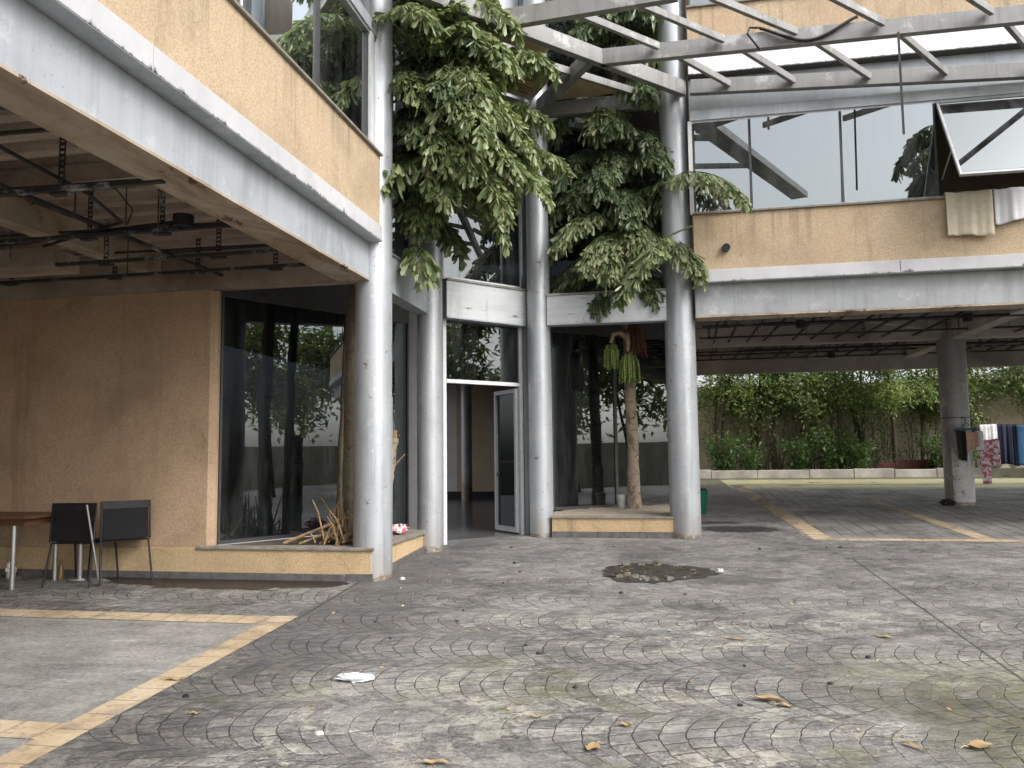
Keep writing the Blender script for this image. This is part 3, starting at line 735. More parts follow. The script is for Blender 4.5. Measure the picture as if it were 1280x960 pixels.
m = MB(); m.box(-8.5,-5.95,6.9,7.3,3.62,3.80); P('cable_tray', m, M['deck'])
for y, z in ((12.0,3.70),(12.5,3.68),(13.4,3.72),(14.6,3.70),(16.7,3.70),(17.4,3.72),(18.1,3.70)):
    rail((.6,y,z),(12.4,y+.05,z),.045,.03)
    for k in range(11):
        x = .9+k*.8+rng.uniform(-.2,.2); hanger(x, y+.03, z+.03, 4.08, rng.choice([.05,.012,.045]))
for x in (.8,1.15,1.55,1.9,2.3,2.75,3.2,3.6,4.0,4.45,5.5,6.0,6.5,6.9,7.8): rail((x,11.75,3.76),(x+rng.uniform(-.2,.2),18.4,3.76),.03,.03)
for y in (12.9,16.2): 
    m = MB(); m.tube([(1.5,y,3.66),(12,y+.1,3.66)], .025, 8); P('conduit', m, M['rubber'])
for x, y in ((2.05,12.9),(4.4,12.9),(6.3,14.1),(3.3,17.2)):
    m = MB(); m.tube([(x,y,3.58),(x,y,3.70)], .07, 14); P('sprinkler_drum', m, M['rubber'])

# ground-floor tan wall on the left and its plinth
m = MB(); m.box(-13,-5.05,8.30,8.42,.33,3.61); m.prism([(-5.05,8.30),(-4.985,8.355),(-4.985,8.42),(-5.05,8.42)], .70, 3.60); P('ground_wall', m, M['tan_ground'])
m = MB(); m.box(-13,-5.13,8.255,8.298,.45,.708); P('plinth', m, M['tan_plinth'], bevel=.004)
m = MB(); m.box(-13,-3.40,8.235,8.254,.30,.455); P('skirting', m, M['skirt'], bevel=.003)
m = MB(); m.box(-13,-3.30,8.285,8.42,3.612,3.72); m.box(-13,-3.30,8.285,8.30,3.72,4.06); P('wall_head_beam', m, M['deck'])
m = MB(); m.box(-13.12,-13.0,-9,8.3,-.5,4.2); P('ground_wall', m, M['tan_ground'])
# right-hand wall of the entrance block, seen edge on beyond the right column
m = MB(); m.box(.0,.12,13.62,21.3,.4,4.2); P('ground_wall', m, M['tan_ground'])
# room inside
m = MB(); m.prism([(-13,8.43),(-4.95,8.43),(-3.5,10.9),(-3.0,10.80),(-2.09,11.82),(-1.72,12.14),(.0,13.6),(.0,21.3),(-13,21.3)], .40, .545); P('room_floor', m, M['roomfloor'])
m = MB(); m.box(-5.6,0,21.3,21.4,.54,3.75); P('back_wall', m, M['room_tan'])
m = MB(); m.box(-8.8,-5.6,21.32,21.4,.54,3.75); P('back_wall', m, M['room_grey_lit'])
m = MB(); m.box(-8.8,0,21.28,21.298,.545,.74); P('room_skirting', m, M['black_room'])
m = MB(); m.prism([(-7.4,8.44),(-4.97,8.44),(-3.55,10.93),(-3.04,10.86),(-2.13,11.89),(-1.73,12.2),(.0,13.7),(.0,21.3),(-7.4,21.3)], 3.62, 3.7); P('room_ceiling', m, M['slab'])  # left end unroofed so sky light floods the entrance room
m = MB(); m.tube([(-5.05,20.2,.54),(-5.05,20.2,3.62)], .14, 24); P('column', m, M['silver'])

# glazing lines ----------------------------------------------------------
def glazing(p, q, z0, z1, cuts, mat, fmat='alu', fw=.05, name='window', ends=True):
    p = Vector(p); q = Vector(q); d = (q-p); L = d.length; d.normalize()
    fm = MB()
    def seg(a, b, za, zb, t=.05, off=.0):
        nrm = Vector((d.y,-d.x)); A = p+d*a+nrm*off; Bq = p+d*b+nrm*off; fm.wall(tuple(A), tuple(Bq), za, zb, t)
    seg(0, L, z1-fw, z1); seg(0, L, z0, z0+fw*.8)
    ts = [0]+[c*L for c in cuts]+[L]
    for i, t in enumerate(ts):
        if not ends and i in (0, len(ts)-1): continue
        w = .025; a = max(0, t-w); b = min(L, t+w); seg(a, b, z0+fw*.8, z1-fw)
    w = P(name, fm, M[fmat])
    for i in range(len(ts)-1):
        A = p+d*(ts[i]+.025); Bq = p+d*(ts[i+1]-.025)
        g_ = MB(); nrm = Vector((-d.y, d.x))*.02
        g_.wall(tuple(A+nrm), tuple(Bq+nrm), z0+fw*.8, z1-fw, .008); g_.build('pane', M[mat], w)
    return w
GL0, GL1 = (-4.965,8.395), (-3.53,10.83)
GR0, GR1 = (-1.70,12.10), (.12,13.55)
glazing(GL0, GL1, .735, 3.60, [.62], 'glass', 'dark_frame')
glazing(GR0, GR1, .87, 3.60, [.50], 'glass', 'dark_frame')
glazing(GL0, GL1, 4.40, 6.85, [.34,.67], 'glass', 'dark_frame')
glazing(GR0, GR1, 4.40, 6.85, [.34,.67], 'glass', 'dark_frame')
glazing(GL0, GL1, 7.05, 10.2, [.34,.67], 'glass', 'dark_frame')
glazing(GR0, GR1, 7.05, 10.2, [.34,.67], 'glass', 'dark_frame')
for a, b in ((GL0,GL1),(GR0,GR1)):
    m = MB(); m.wall(a, b, 3.60, 4.40, .12); P('glazing_spandrel', m, M['dark_frame'])
# posts either side of the entrance
m = MB(); m.wall((-3.535,10.845),(-3.40,10.80),.55,10.2,.07); P('glazing_post', m, M['white_frame'])
m = MB(); m.wall((-3.40,10.80),(-3.02,10.745),.50,10.2,.06); P('side_panel', m, M['silver_beam'])
m = MB(); m.wall((-2.07,11.81),(-1.70,12.10),.53,10.2,.06); P('side_panel', m, M['silver_beam'])

# entrance: frame, transom, open leaf --------------------------------------
D0 = Vector((-3.012,10.748)); D1 = Vector((-2.083,11.79)); dd = (D1-D0).normalized(); DL_ = (D1-D0).length
def onD(t): return tuple(D0+dd*t)
m = MB()
m.wall(onD(0), onD(.055), .48, 3.62, .07); m.wall(onD(DL_-.055), onD(DL_), .52, 3.62, .07)
m.wall(onD(.055), onD(DL_-.055), 2.70, 2.755, .07); m.wall(onD(.055), onD(DL_-.055), 3.585, 3.62, .07)
door = P('entrance_door', m, M['white_frame'], bevel=.004)
m = MB(); nb = Vector((-dd.y,dd.x))*.03
m.wall(tuple(D0+dd*.055+nb), tuple(D0+dd*(DL_-.055)+nb), 2.755, 3.585, .008); m.build('transom_pane', M['glass'], door)
hinge = D0+dd*(DL_-.075)+nb; free = Vector((-2.52,12.18)); ld = (free-hinge).normalized(); LL = .66
def onL(t): return tuple(hinge+ld*t)
m = MB(); zb0, zb1 = .57, 2.67
m.wall(onL(0), onL(.05), zb0, zb1, .045); m.wall(onL(LL-.05), onL(LL), zb0, zb1, .045)
m.wall(onL(.05), onL(LL-.05), zb1-.06, zb1, .045); m.wall(onL(.05), onL(LL-.05), zb0, zb0+.075, .045)
leaf = m.build('door_leaf', M['alu'], door)
m = MB(); m.wall(tuple(Vector(onL(.05))), tuple(Vector(onL(LL-.05))), zb0+.075, zb1-.06, .008); leaf2 = m.build('door_pane', M['glass_door'], door)
m = MB(); hp = Vector(onL(LL-.10)); on = Vector((-ld.y,ld.x))*-.06
m.tube([(hp.x,hp.y,1.35),(hp.x+on.x,hp.y+on.y,1.37),(hp.x+on.x,hp.y+on.y,1.68),(hp.x,hp.y,1.70)], .013, 8); m.build('handle', M['chrome'], door)
m = MB(); q = Vector(onL(LL-.06)); m.box(q.x-.02,q.x+.02,q.y-.05,q.y+.05,1.38,1.44); m.build('lock', M['dark_frame'], door)
# second floor window above the door
W0 = D0+Vector((0,0)); glazing(tuple(D0), tuple(D1), 4.16, 6.60, [], 'glass', 'white_frame', .05)
m = MB(); m.wall(tuple(D0), tuple(D1), 6.60, 10.2, .08); P('upper_panel', m, M['silver_beam'])
# lintels in the four bays
def lintel(p, q, z0, z1, t=.16, mat='silver_worn'):
    m = MB(); m.wall(p, q, z0, z1, t); P('lintel', m, M[mat], bevel=.005)
    m = MB(); P2 = Vector(p); Q2 = Vector(q); d = (Q2-P2).normalized(); nn = Vector((d.y,-d.x))*.02
    m.wall(tuple(P2+nn), tuple(Q2+nn), z1, z1+.028, t+.02); P('lintel_cap', m, M['pergola'])
    m = MB(); m.wall(tuple(P2+nn*.6), tuple(Q2+nn*.6), z0-.016, z0-.001, t+.012); P('lintel_flange', m, M['silver_beam'])
lintel((-3.05,8.62),(-3.05,10.18), 3.57, 3.99, .18, 'silver_beam')
off = Vector((dd.y,-dd.x))*.13
lintel(tuple(D0-dd*.02+off), tuple(D1+dd*.03+off), 3.60, 4.11, .16)
lintel((-1.67,11.52),(.05,11.52), 3.575, 3.99, .18)

# canopy over the recess
m = MB(); rng = random.Random(3); ux, uy = .68, .733
for k in range(74):                                  # loose slats lying along the corner beam
    w_ = .02+1.02*k/73; a_ = rng.uniform(-.05,.45)*(rng.random()<.5); b_ = 1.95-rng.uniform(0,.5)*(rng.random()<.4)
    ox, oy = -2.62-w_*.60, 9.12+w_*.68
    if ox+ux*b_ > -1.5-w_*.35: b_ = (-1.5-w_*.35-ox)/ux
    zz = 6.90+rng.uniform(-.012,.012)
    m.bar((ox+ux*a_, oy+uy*a_, zz),(ox+ux*b_+rng.uniform(-.02,.02), oy+uy*b_, zz+rng.uniform(-.01,.01)), rng.uniform(.007,.011), .007)
P('bamboo_ceiling', m, M['bamboo'])
m = MB(); m.prism([(-2.62,9.15),(-1.28,10.60),(-1.86,11.55),(-3.00,10.25)], 6.96, 6.97); P('ceiling_board', m, M['deck'])
m = MB(); m.prism([(-1.22,10.66),(-.30,11.50),(-1.75,11.58)], 6.94, 6.96); m.prism([(-2.1,9.05),(-1.25,9.98),(-1.50,10.30),(-2.32,9.42)], 6.99,7.01); P('ceiling_board', m, M['board'])
beam((-2.92,10.37,6.70),(-1.93,11.50,6.70),.10,.20,'pergola','canopy_beam')
beam((-1.66,11.60,6.70),(.02,11.60,6.70),.10,.22,'pergola','canopy_beam')
beam((-2.75,9.02,6.80),(-.15,11.80-.3,6.80),.06,.10,'pergola','canopy_beam')

# ================================================================== PERGOLA
PG = thing('steel_pergola', 'grey weathered steel pergola of long beams and slanting rafters high over the courtyard', 'pergola', (.4,10,6.7))
def pg(name, p, q, w, h):
    m = MB(); m.bar(p, q, w, h); return m.build(name, M['pergola'], PG, .004)
pg('corner_beam', (-3.02,7.77,6.75), (.36,11.41,6.75), .10, .21)
pg('main_beam', (.44,11.24,6.69), (7.5,11.24,6.37), .10, .20)
pg('main_beam', (-.72,10.25,6.75), (8,10.24,6.75), .10, .21)
pg('main_beam', (-1.80,9.08,6.75), (.25,8.88,6.75), .10, .22)
pg('strut_beam', (-.86,10.15,6.73), (-1.73,11.50,6.73), .10, .20)
k = 1.0
for (xa, ya), (xb, yb) in (((-1.24,8.8),(1.02,11.22)),((-.18,9.11),(1.87,11.22)),((.59,9.09),(2.84,11.22)),((1.83,9.25),(3.78,11.22)),((3.35,9.54),(4.95,11.22)),((5.0,9.7),(6.4,11.22))):
    sx, sy = (xb-xa)/(yb-ya), 1
    t0 = 9.12-ya
    zr = lambda y_, x_: 6.84 if y_ < 10.3 else 6.84-(y_-10.25)/1.0*(.10+.047*max(0,x_-.4))*.6
    pg('rafter', (xa+sx*t0, 9.12, 6.84), (xa+sx*(10.15-ya), 10.15, 6.84), .055, .09)
    yb2 = 11.17; xe = xa+sx*(yb2-ya)
    pg('rafter', (xa+sx*(10.33-ya), 10.33, 6.84), (xe, yb2, 6.69-.045*max(0,xe-.44)+.05), .055, .09)
# broad radial beam one storey up, out of the entrance corner over the court (seen mirrored in the upper windows)
m = MB(); m.bar((-2.40,10.9,9.0),(4.8,-6.9,9.0),.55,.20); m.build('radial_beam', M['pergola'], PG, .004)
for t_ in (.56,.74):
    m = MB(); cx_, cy_ = -2.4+7.2*t_, 10.9-17.8*t_; m.bar((cx_-.3,cy_+.1,9.03),(cx_-3.4,cy_+.9,9.03),.18,.12); m.build('radial_brace', M['pergola'], PG)
# straps and cable on the pergola
m = MB(); m.bar((2.89,10.17,5.48),(2.89,10.17,6.76),.028,.006,(0,1,0)); tag(m.build('strap', M['rubber'], None, 0, (2.89,10.17,6.76)), 'long black strap hanging straight down from the middle pergola beam', 'strap')
m = MB(); m.bar((1.80,9.99,7.12),(1.80,9.99,7.62),.03,.006,(0,1,0)); m.tube([(1.80,9.99,7.6),(1.83,10.2,7.66)],.008,6); 
pts = []
for i in range(22):
    t = i/21; xx = 1.28+ t*1.15
    pts.append((xx, 10.17-.01*math.sin(t*9), 6.99-.22*math.sin(math.pi*t)**1.2+ .02*t))
m2 = MB(); m2.tube(pts, .020, 8); m2.tube([(1.30,10.16,6.99),(1.16,10.2,7.03),(1.12,10.1,6.9),(1.27,10.15,6.70)], .013, 8)
tag(m2.build('cable', M['rubber'], None, 0, (1.7,10.17,6.8)), 'thick black cable looped in a sag along the middle pergola beam', 'cable')
m = MB(); m.bar((1.77,9.2,6.78),(1.77,9.2,7.0),.035,.008,(0,1,0)); 
tag(m.build('strap', M['rubber'], None, 0, (1.77,9.2,7.0)), 'short stub of black strap hanging at the top edge of the picture', 'strap')

# ================================================================== PLANTERS
PL = thing('planter', 'tan raised planter with slate coping beside the front left column', 'planter', (-3.9,8.9,.38))
m = MB(); m.prism([(-5.13,8.255),(-3.11,8.255),(-3.11,10.19),(-3.19,10.19),(-3.19,8.36),(-5.13,8.36)], .42, .70); m.build('planter_wall', M['tan_plinth'], PL, .004)
m = MB(); m.prism([(-3.395,8.25),(-3.095,8.25),(-3.095,10.20),(-3.108,10.20),(-3.108,8.257),(-3.395,8.257)], .36, lambda x,y: .46+.046*(y-8.25)); m.build('planter_skirting', M['skirt'], PL)
m = MB(); m.prism([(-5.14,8.235),(-3.08,8.235),(-3.08,10.21),(-3.34,10.21),(-3.34,8.52),(-5.0,8.37),(-5.14,8.30)], .701, lambda x,y: .730+.012*(y-8.2)); m.build('coping', M['coping'], PL, .004)
m = MB(); m.prism([(-4.98,8.372),(-3.341,8.523),(-3.341,10.3),(-3.55,10.82)], .5, .724); m.build('soil', M['soil'], PL)
PR = thing('planter', 'low tan planter filled with pale gravel between two columns right of the door', 'planter', (-.8,12.2,.53))
m = MB(); m.prism([(-1.64,11.50),(.045,11.50),(.045,11.62),(-1.64,11.62)], .61, .795); m.build('planter_wall', M['tan_plinth'], PR, .004)
m = MB()
for a, b in ((-1.645,-1.0),(-.995,-.32),(-.315,.05)): m.box(a,b,11.49,11.62,.50,.608)
m.build('planter_skirting', M['skirt'], PR, .003)
m = MB(); m.box(-1.65,.055,11.48,11.65,.796,.825); m.build('coping', M['coping'], PR, .004)
m = MB(); rng = random.Random(6); nx, ny = 26, 18; vs = []; fs = []
for j in range(ny+1):
    for i in range(nx+1):
        x = -1.68+1.86*i/nx; y = 11.655+ (13.75-11.655)*j/ny
        vs.append((x, y, .815+.06*min(1,(y-11.65)/.8)+rng.uniform(-.012,.012)))
for j in range(ny):
    for i in range(nx):
        cx_, cy_ = vs[j*(nx+1)+i][0], vs[j*(nx+1)+i][1]
        if cy_ < 12.02+(cx_+1.70)*.797+.1: fs.append((j*(nx+1)+i, j*(nx+1)+i+1, (j+1)*(nx+1)+i+1, (j+1)*(nx+1)+i))
m.add(vs, fs, True); m.build('gravel', M['gravel'], PR)

# ================================================================== PALMS
def leaflet(mb, p, d, nrm, L, W, rng):
    """a ragged fishtail leaflet: narrow at the stalk, wide oblique torn tip"""
    d = d.normalized(); s = d.cross(nrm)
    if s.length < 1e-4: s = d.cross(Vector((0.3,.5,.8)))
    s.normalize(); nn = s.cross(d).normalized()
    k = rng.uniform(.8,1.2); fl = rng.choice((-1,1)); dr = rng.uniform(.05,.22)
    def q(u, w, h): return p + d*(L*u) + s*(W*w*fl*k) + nn*(L*h) - Vector((0,0,L*dr*u*u))
    vs = [q(0,0,0), q(.45,.30,-.03), q(.45,-.24,-.03), q(.5,0,.03), q(.82,.52,-.05), q(1.0,.22,.0), q(.86,.02,.02), q(.92,-.22,-.02), q(.70,-.44,-.05)]
    mb.add(vs, [(0,2,3),(0,3,1),(1,3,6,4),(4,6,5),(3,2,8,6),(6,8,7)], False)

def frond(lv, st, base, d, L, droop, rng, npin=11, pl=.5, ll=.2, lw=.09, nl=6, start=.22, hang=.6):
    p = Vector(base); d = Vector(d).normalized(); n = 12; pts = [p.copy()]; ds = [d.copy()]
    for i in range(n):
        d = (d + Vector((0,0,-droop*(.4+i/n)/n*2.0))).normalized(); p = p + d*(L/n); pts.append(p.copy()); ds.append(d.copy())
    st.tube(pts, [.016*(1-.75*i/n) for i in range(n+1)], 5, False)
    for j in range(npin):
        t = start+(1-start)*(j+.5)/npin; fi = t*n; i = min(n-1,int(fi)); a = fi-i
        q = pts[i].lerp(pts[i+1], a); td = ds[i].lerp(ds[i+1], a).normalized()
        side = td.cross(Vector((0,0,1)))
        if side.length < .1: side = Vector((1,0,0))
        side.normalize()
        for sg in (-1,1):
            pd = (side*sg*rng.uniform(.75,1.05) + td*rng.uniform(.35,.75) + Vector((0,0,rng.uniform(-.15,.25)))).normalized()
            l2 = pl*(1-.55*abs(t-.45)/.55)*rng.uniform(.8,1.15)
            if j == npin-1: pd = (td+side*sg*.3).normalized()
            pp = q.copy(); pv = pd.copy(); seg = 5; pp_ = [pp.copy()]
            for k in range(seg):
                pv = (pv+Vector((0,0,-.16*(1+hang)))).normalized(); pp = pp+pv*(l2/seg); pp_.append(pp.copy())
            st.tube(pp_, [.006*(1-.6*k/seg) for k in range(seg+1)], 3, False)
            for k in range(nl):
                u = (k+.6)/nl*seg; ii = min(seg-1,int(u)); r = pp_[ii].lerp(pp_[ii+1], u-ii); tv = (pp_[ii+1]-pp_[ii]).normalized()
                s2 = tv.cross(Vector((0,0,1)));  s2 = s2.normalized() if s2.length > .05 else side
                for g2 in ((-1,1) if k < nl-1 else (0,)):
                    ld = tv*rng.uniform(.4,.95) + s2*g2*rng.uniform(.45,.95) + Vector((rng.gauss(0,.22),rng.gauss(0,.22),-hang*rng.uniform(.2,1.6)))
                    nr = Vector((rng.uniform(-.9,.9), rng.uniform(-.9,.9), 1))
                    leaflet(lv, r, ld, nr, ll*rng.uniform(.55,1.3), lw*rng.uniform(.65,1.3), rng)

def add_frond(root, mat, *a, **k):
    lv = MB(); st = MB(); frond(lv, st, *a, **k)
    f = st.build('frond', M['stem_green'], root)
    lv.build('leaflets', M[mat], f)

def trunk_mb(pts, rs, rng, n=14):
    m = MB(); P_ = []; R_ = []
    for i in range(len(pts)-1):
        a = Vector(pts[i]); b = Vector(pts[i+1])
        for k in range(8):
            t = k/8; P_.append(a.lerp(b,t)+Vector((rng.uniform(-.006,.006),rng.uniform(-.006,.006),0))); R_.append((rs[i]*(1-t)+rs[i+1]*t)*rng.uniform(.90,1.10))
    P_.append(Vector(pts[-1])); R_.append(rs[-1]); m.tube(P_, R_, n); return m

rng = random.Random(21)
A = thing('fishtail_palm', 'big bushy fishtail palm whose broad hanging leaves cover the corner beside the front left column', 'palm', (-3.72,9.05,.72))
trunk_mb([(-3.64,8.95,.70),(-3.62,8.92,2.4),(-3.60,9.0,4.2),(-3.55,9.1,6.2),(-3.5,9.2,8.6)], [.085,.075,.07,.06,.045], rng).build('trunk', M['palm_bark_dark'], A)
trunk_mb([(-3.86,9.2,.70),(-3.8,9.25,3.0),(-3.5,9.45,5.5),(-3.3,9.6,7.8)], [.06,.055,.05,.035], rng).build('trunk', M['palm_bark_dark'], A)
# fronds push out of the corner over the court (towards +x, -y)
def spray(root, n, zr, xyf, ang, elev, Lr, rng, mats, **k):
    for i in range(n):
        z = zr[0]+(zr[1]-zr[0])*(i+rng.random())/n
        x, y = xyf(z); a = rad(rng.uniform(*ang)); e = rad(rng.uniform(*elev))
        d = (math.cos(a)*math.cos(e), math.sin(a)*math.cos(e), math.sin(e))
        L = rng.uniform(*Lr)
        add_frond(root, rng.choice(mats), (x,y,z), d, L, rng.uniform(.75,1.4), rng, **k)
spray(A, 30, (5.0,7.8), lambda z: (-3.35+rng.uniform(-.1,.25), 9.25+rng.uniform(-.25,.35)), (-50,38), (10,60), (1.25,1.85), rng,
      ['leaf_palm','leaf_palm','leaf_palm_dark'], npin=11, pl=.50, ll=.155, lw=.062, nl=9, hang=.42)
spray(A, 22, (5.0,6.5), lambda z: (-3.0+rng.uniform(-.1,.25), 9.5+rng.uniform(-.25,.35)), (-60,25), (15,50), (1.5,2.1), rng,
      ['leaf_palm','leaf_palm'], npin=12, pl=.48, ll=.15, lw=.06, nl=9, hang=.42)
spray(A, 10, (7.0,9.0), lambda z: (-3.45+rng.uniform(-.1,.2), 9.5+rng.uniform(-.2,.35)), (-40,60), (25,75), (1.2,1.7), rng,
      ['leaf_palm','leaf_palm_dark'], npin=10, pl=.48, ll=.15, lw=.06, nl=8, hang=.42)
spray(A, 12, (4.7,6.4), lambda z: (-3.1, 9.6+rng.uniform(-.3,.4)), (-80,-20), (-25,20), (.7,1.0), rng,
      ['leaf_palm_dark','leaf_palm'], npin=9, pl=.38, ll=.16, lw=.065, nl=8, hang=.45)
for i in range(26):                                   # short young fronds that stick out of the mass every which way
    z = rng.uniform(4.9,6.7); a = rad(rng.uniform(-58,45)); r = rng.uniform(.5,1.3)*(1 if z > 5.6 else .8)
    b_ = (-3.25+r*math.cos(a)*.9, 9.3+r*math.sin(a)*.75, z); e = rad(rng.uniform(-15,75)); a2 = a+rng.uniform(-.45,.9)
    add_frond(A, rng.choice(['leaf_palm','leaf_palm','leaf_palm_pale','leaf_palm_dark']), b_, (math.cos(a2)*math.cos(e),math.sin(a2)*math.cos(e),math.sin(e)), rng.uniform(.55,.95), rng.uniform(.4,1.1), rng, npin=8, pl=.30, ll=.15, lw=rng.uniform(.045,.07), nl=6, hang=.3)
for (b, d, L) in (((-3.0,8.95,5.0),(-.05,-.9,.5),.65),((-3.0,9.2,4.2),(.55,-.5,.1),.6)):
    add_frond(A, 'leaf_palm', b, d, L, 1.2, rng, npin=6, pl=.34, ll=.22, lw=.10, nl=4, hang=.7)

rng = random.Random(5)
Bp = thing('fishtail_palm', 'slender fishtail palm with green fruit strings rising from the gravel planter right of the door', 'palm', (-.52,12.45,.84))
trunk_mb([(-.52,12.45,.83),(-.52,12.43,1.6),(-.535,12.42,2.6),(-.55,12.40,3.5),(-.56,12.4,5.0),(-.62,12.42,6.4),(-.68,12.45,8.2)], [.105,.092,.088,.082,.065,.055,.045], rng).build('trunk', M['palm_bark'], Bp)
m = MB()
for k in range(70):
    a = rng.uniform(0,6.28); r = rng.uniform(.03,.15); x = -.55+r*math.cos(a); y = 12.3+r*math.sin(a)
    m.tube([(x*.4-.6*.55,y,5.62),(x,y-.04,5.35),(x+rng.uniform(-.03,.03),y-.05,4.75+rng.uniform(0,.4))], .006, 4, False)
m.build('old_flower_strings', M['dead'], Bp)
def strings(root, c, top, n, R, L, mat, bend=1):
    m = MB()
    for k in range(n):
        a = rng.uniform(0,6.28); r = R*math.sqrt(rng.random()); x0, y0, z0 = top
        x = c[0]+r*math.cos(a); y = c[1]+r*math.sin(a); zt = z0+.02
        l = L*rng.uniform(.8,1.05); o = rng.uniform(-.02,.02)
        path = [(x0,y0,z0),(x0+(x-x0)*.7,y0+(y-y0)*.7,zt-.02-.02*r/R),(x,y,zt-.08-.10*(r/R)),(x+o*.5,y,zt-l*.5),(x+o,y,zt-l)]
        m.tube(path, [.008,.012,.014,.013,.009], 5, False)
        for q in range(7):                              # the beads of small fruit
            t = q/6; z = zt-.12-(l-.14)*t; m.tube([(x+o*t,y,z+.014),(x+o*t,y-.004,z),(x+o*t,y,z-.014)], [.004,.021,.004], 5, False)
    return m
m = MB(); m.tube([(-.56,12.30,3.42),(-.66,12.22,3.52),(-.76,12.18,3.49),(-.80,12.17,3.36)], [.035,.04,.034,.022], 8); m.tube([(-.56,12.28,3.5),(-.545,12.2,3.36),(-.55,12.15,3.22)], [.04,.036,.02], 8)
stalk = m.build('fruit_stalk', M['fruit_stem'], Bp)
strings(Bp, (-.78,12.17), (-.79,12.17,3.34), 46, .115, .40, None).build('fruit_cluster', M['fruit'], Bp)
strings(Bp, (-.52,12.10), (-.54,12.13,3.16), 60, .145, .44, None).build('fruit_cluster', M['fruit'], Bp)
m = MB()
for k in range(60):
    a = rng.uniform(-.15,.17); y = 12.35+rng.uniform(-.08,.08)
    m.tube([(-.47+a*.3,y,3.75),(-.44+a*.7,y-.03,3.5),(-.42+a+rng.uniform(-.02,.02),y-.03,3.12+rng.uniform(0,.22))], .007, 4, False)
m.build('old_flower_strings', M['fibre'], Bp)
f1 = lambda z: (-.58+rng.uniform(-.06,.06), 12.4+rng.uniform(-.1,.05))
kw = dict(npin=13, pl=.46, ll=.165, lw=.062, nl=8, hang=.65)
# named fronds the picture shows
for b, d, L, mt, dr in (
    ((-.5,12.3,5.55),(.80,-.85,.36),2.45,'leaf_palm_pale',.72),
    ((-.6,12.4,6.3),(-.8,-.7,.3),1.6,'leaf_palm_dark',1.1),
    ((-.6,12.4,5.4),(-1,-.5,.2),1.6,'leaf_palm_dark',.9),
    ((-.6,12.4,6.0),(-.2,-1,.3),1.5,'leaf_palm_dark',1.0),
    ((-.6,12.4,6.5),(.6,-.9,.3),1.5,'leaf_palm_dark',1.1),
    ((-.6,12.4,4.9),(-1,-.7,-.1),1.4,'leaf_palm_dark',.7),     # reaches past the right column
    ((-.45,12.3,4.95),(.75,-.95,.10),1.8,'leaf_palm_pale',.8),
    ((.42,11.0,4.75),(-.85,-.15,-.25),1.35,'leaf_palm',.75),
    ((-.55,12.3,5.25),(-.65,-.9,.25),1.75,'leaf_palm_pale',.85),
    ((-.55,12.3,5.0),(-.4,-1,.1),1.5,'leaf_palm_pale',.8),
    ((-.5,12.3,5.1),(.2,-1,.15),1.5,'leaf_palm_pale',.9),
    ((-.5,12.2,4.9),(-.2,-1,.3),1.5,'leaf_palm_pale',1.3),
    ((-.55,12.4,5.1),(-.9,-.45,.55),1.6,'leaf_palm_dark',1.3),
    ((-.6,12.4,5.9),(-.55,-.8,.55),1.5,'leaf_palm_dark',1.5),
    ((-.6,12.4,5.7),(-.8,-.55,.65),1.5,'leaf_palm_dark',1.4),
    ((-.6,12.4,5.5),(.15,-1,.55),1.4,'leaf_palm_dark',1.3),
    ((-.58,12.4,5.6),(.75,-.7,.65),1.3,'leaf_palm_dark',1.4),
    ((-.58,12.4,4.7),(-.8,-.5,.2),1.5,'leaf_palm_dark',1.2),
    ((-.58,12.4,4.4),(-.3,-.8,.15),1.2,'leaf_palm_dark',1.0),
    ((-.58,12.4,4.5),(.4,-.8,.2),1.2,'leaf_palm_dark',1.0),
    ((-.6,12.4,5.2),(.5,-.4,.8),1.3,'leaf_palm_dark',1.5)):
    add_frond(Bp, mt, b, d, L, dr, rng, **kw)
spray(Bp, 14, (6.8,8.4), f1, (-170,-10), (10,65), (1.2,1.7), rng, ['leaf_palm','leaf_palm_dark'], npin=11, pl=.45, ll=.19, lw=.065, nl=6, hang=.7)
spray(Bp, 7, (4.7,6.6), f1, (-200,20), (20,70), (1.0,1.4), rng, ['leaf_palm_dark'], **kw)

# palm standing just outside the frame on the right; one frond tip shows at the edge
rng = random.Random(9)
Cp = thing('fishtail_palm', 'fishtail palm outside the right edge with one leafy frond tip reaching in', 'palm', (5.3,7.6,gz(7.6)))
trunk_mb([(5.3,7.6,gz(7.6)-.05),(5.3,7.6,3.0),(5.25,7.6,5.0),(5.2,7.65,7.0)], [.12,.105,.085,.055], rng).build('trunk', M['palm_bark'], Cp)
add_frond(Cp, 'leaf_palm_pale', (5.2,7.66,6.5), (-.64,.82,.22), 2.1, .62, rng, npin=11, pl=.36, ll=.17, lw=.065, nl=6, hang=.6)
for i in range(20):
    a = rng.uniform(0,6.28)
    add_frond(Cp, 'leaf_palm_dark', (5.2,7.65,rng.uniform(5.9,6.9)), (math.cos(a),math.sin(a),rng.uniform(.0,.8)), rng.uniform(.9,1.3), 1.1, rng, npin=9, pl=.42, ll=.18, lw=.07, nl=6, hang=.55)

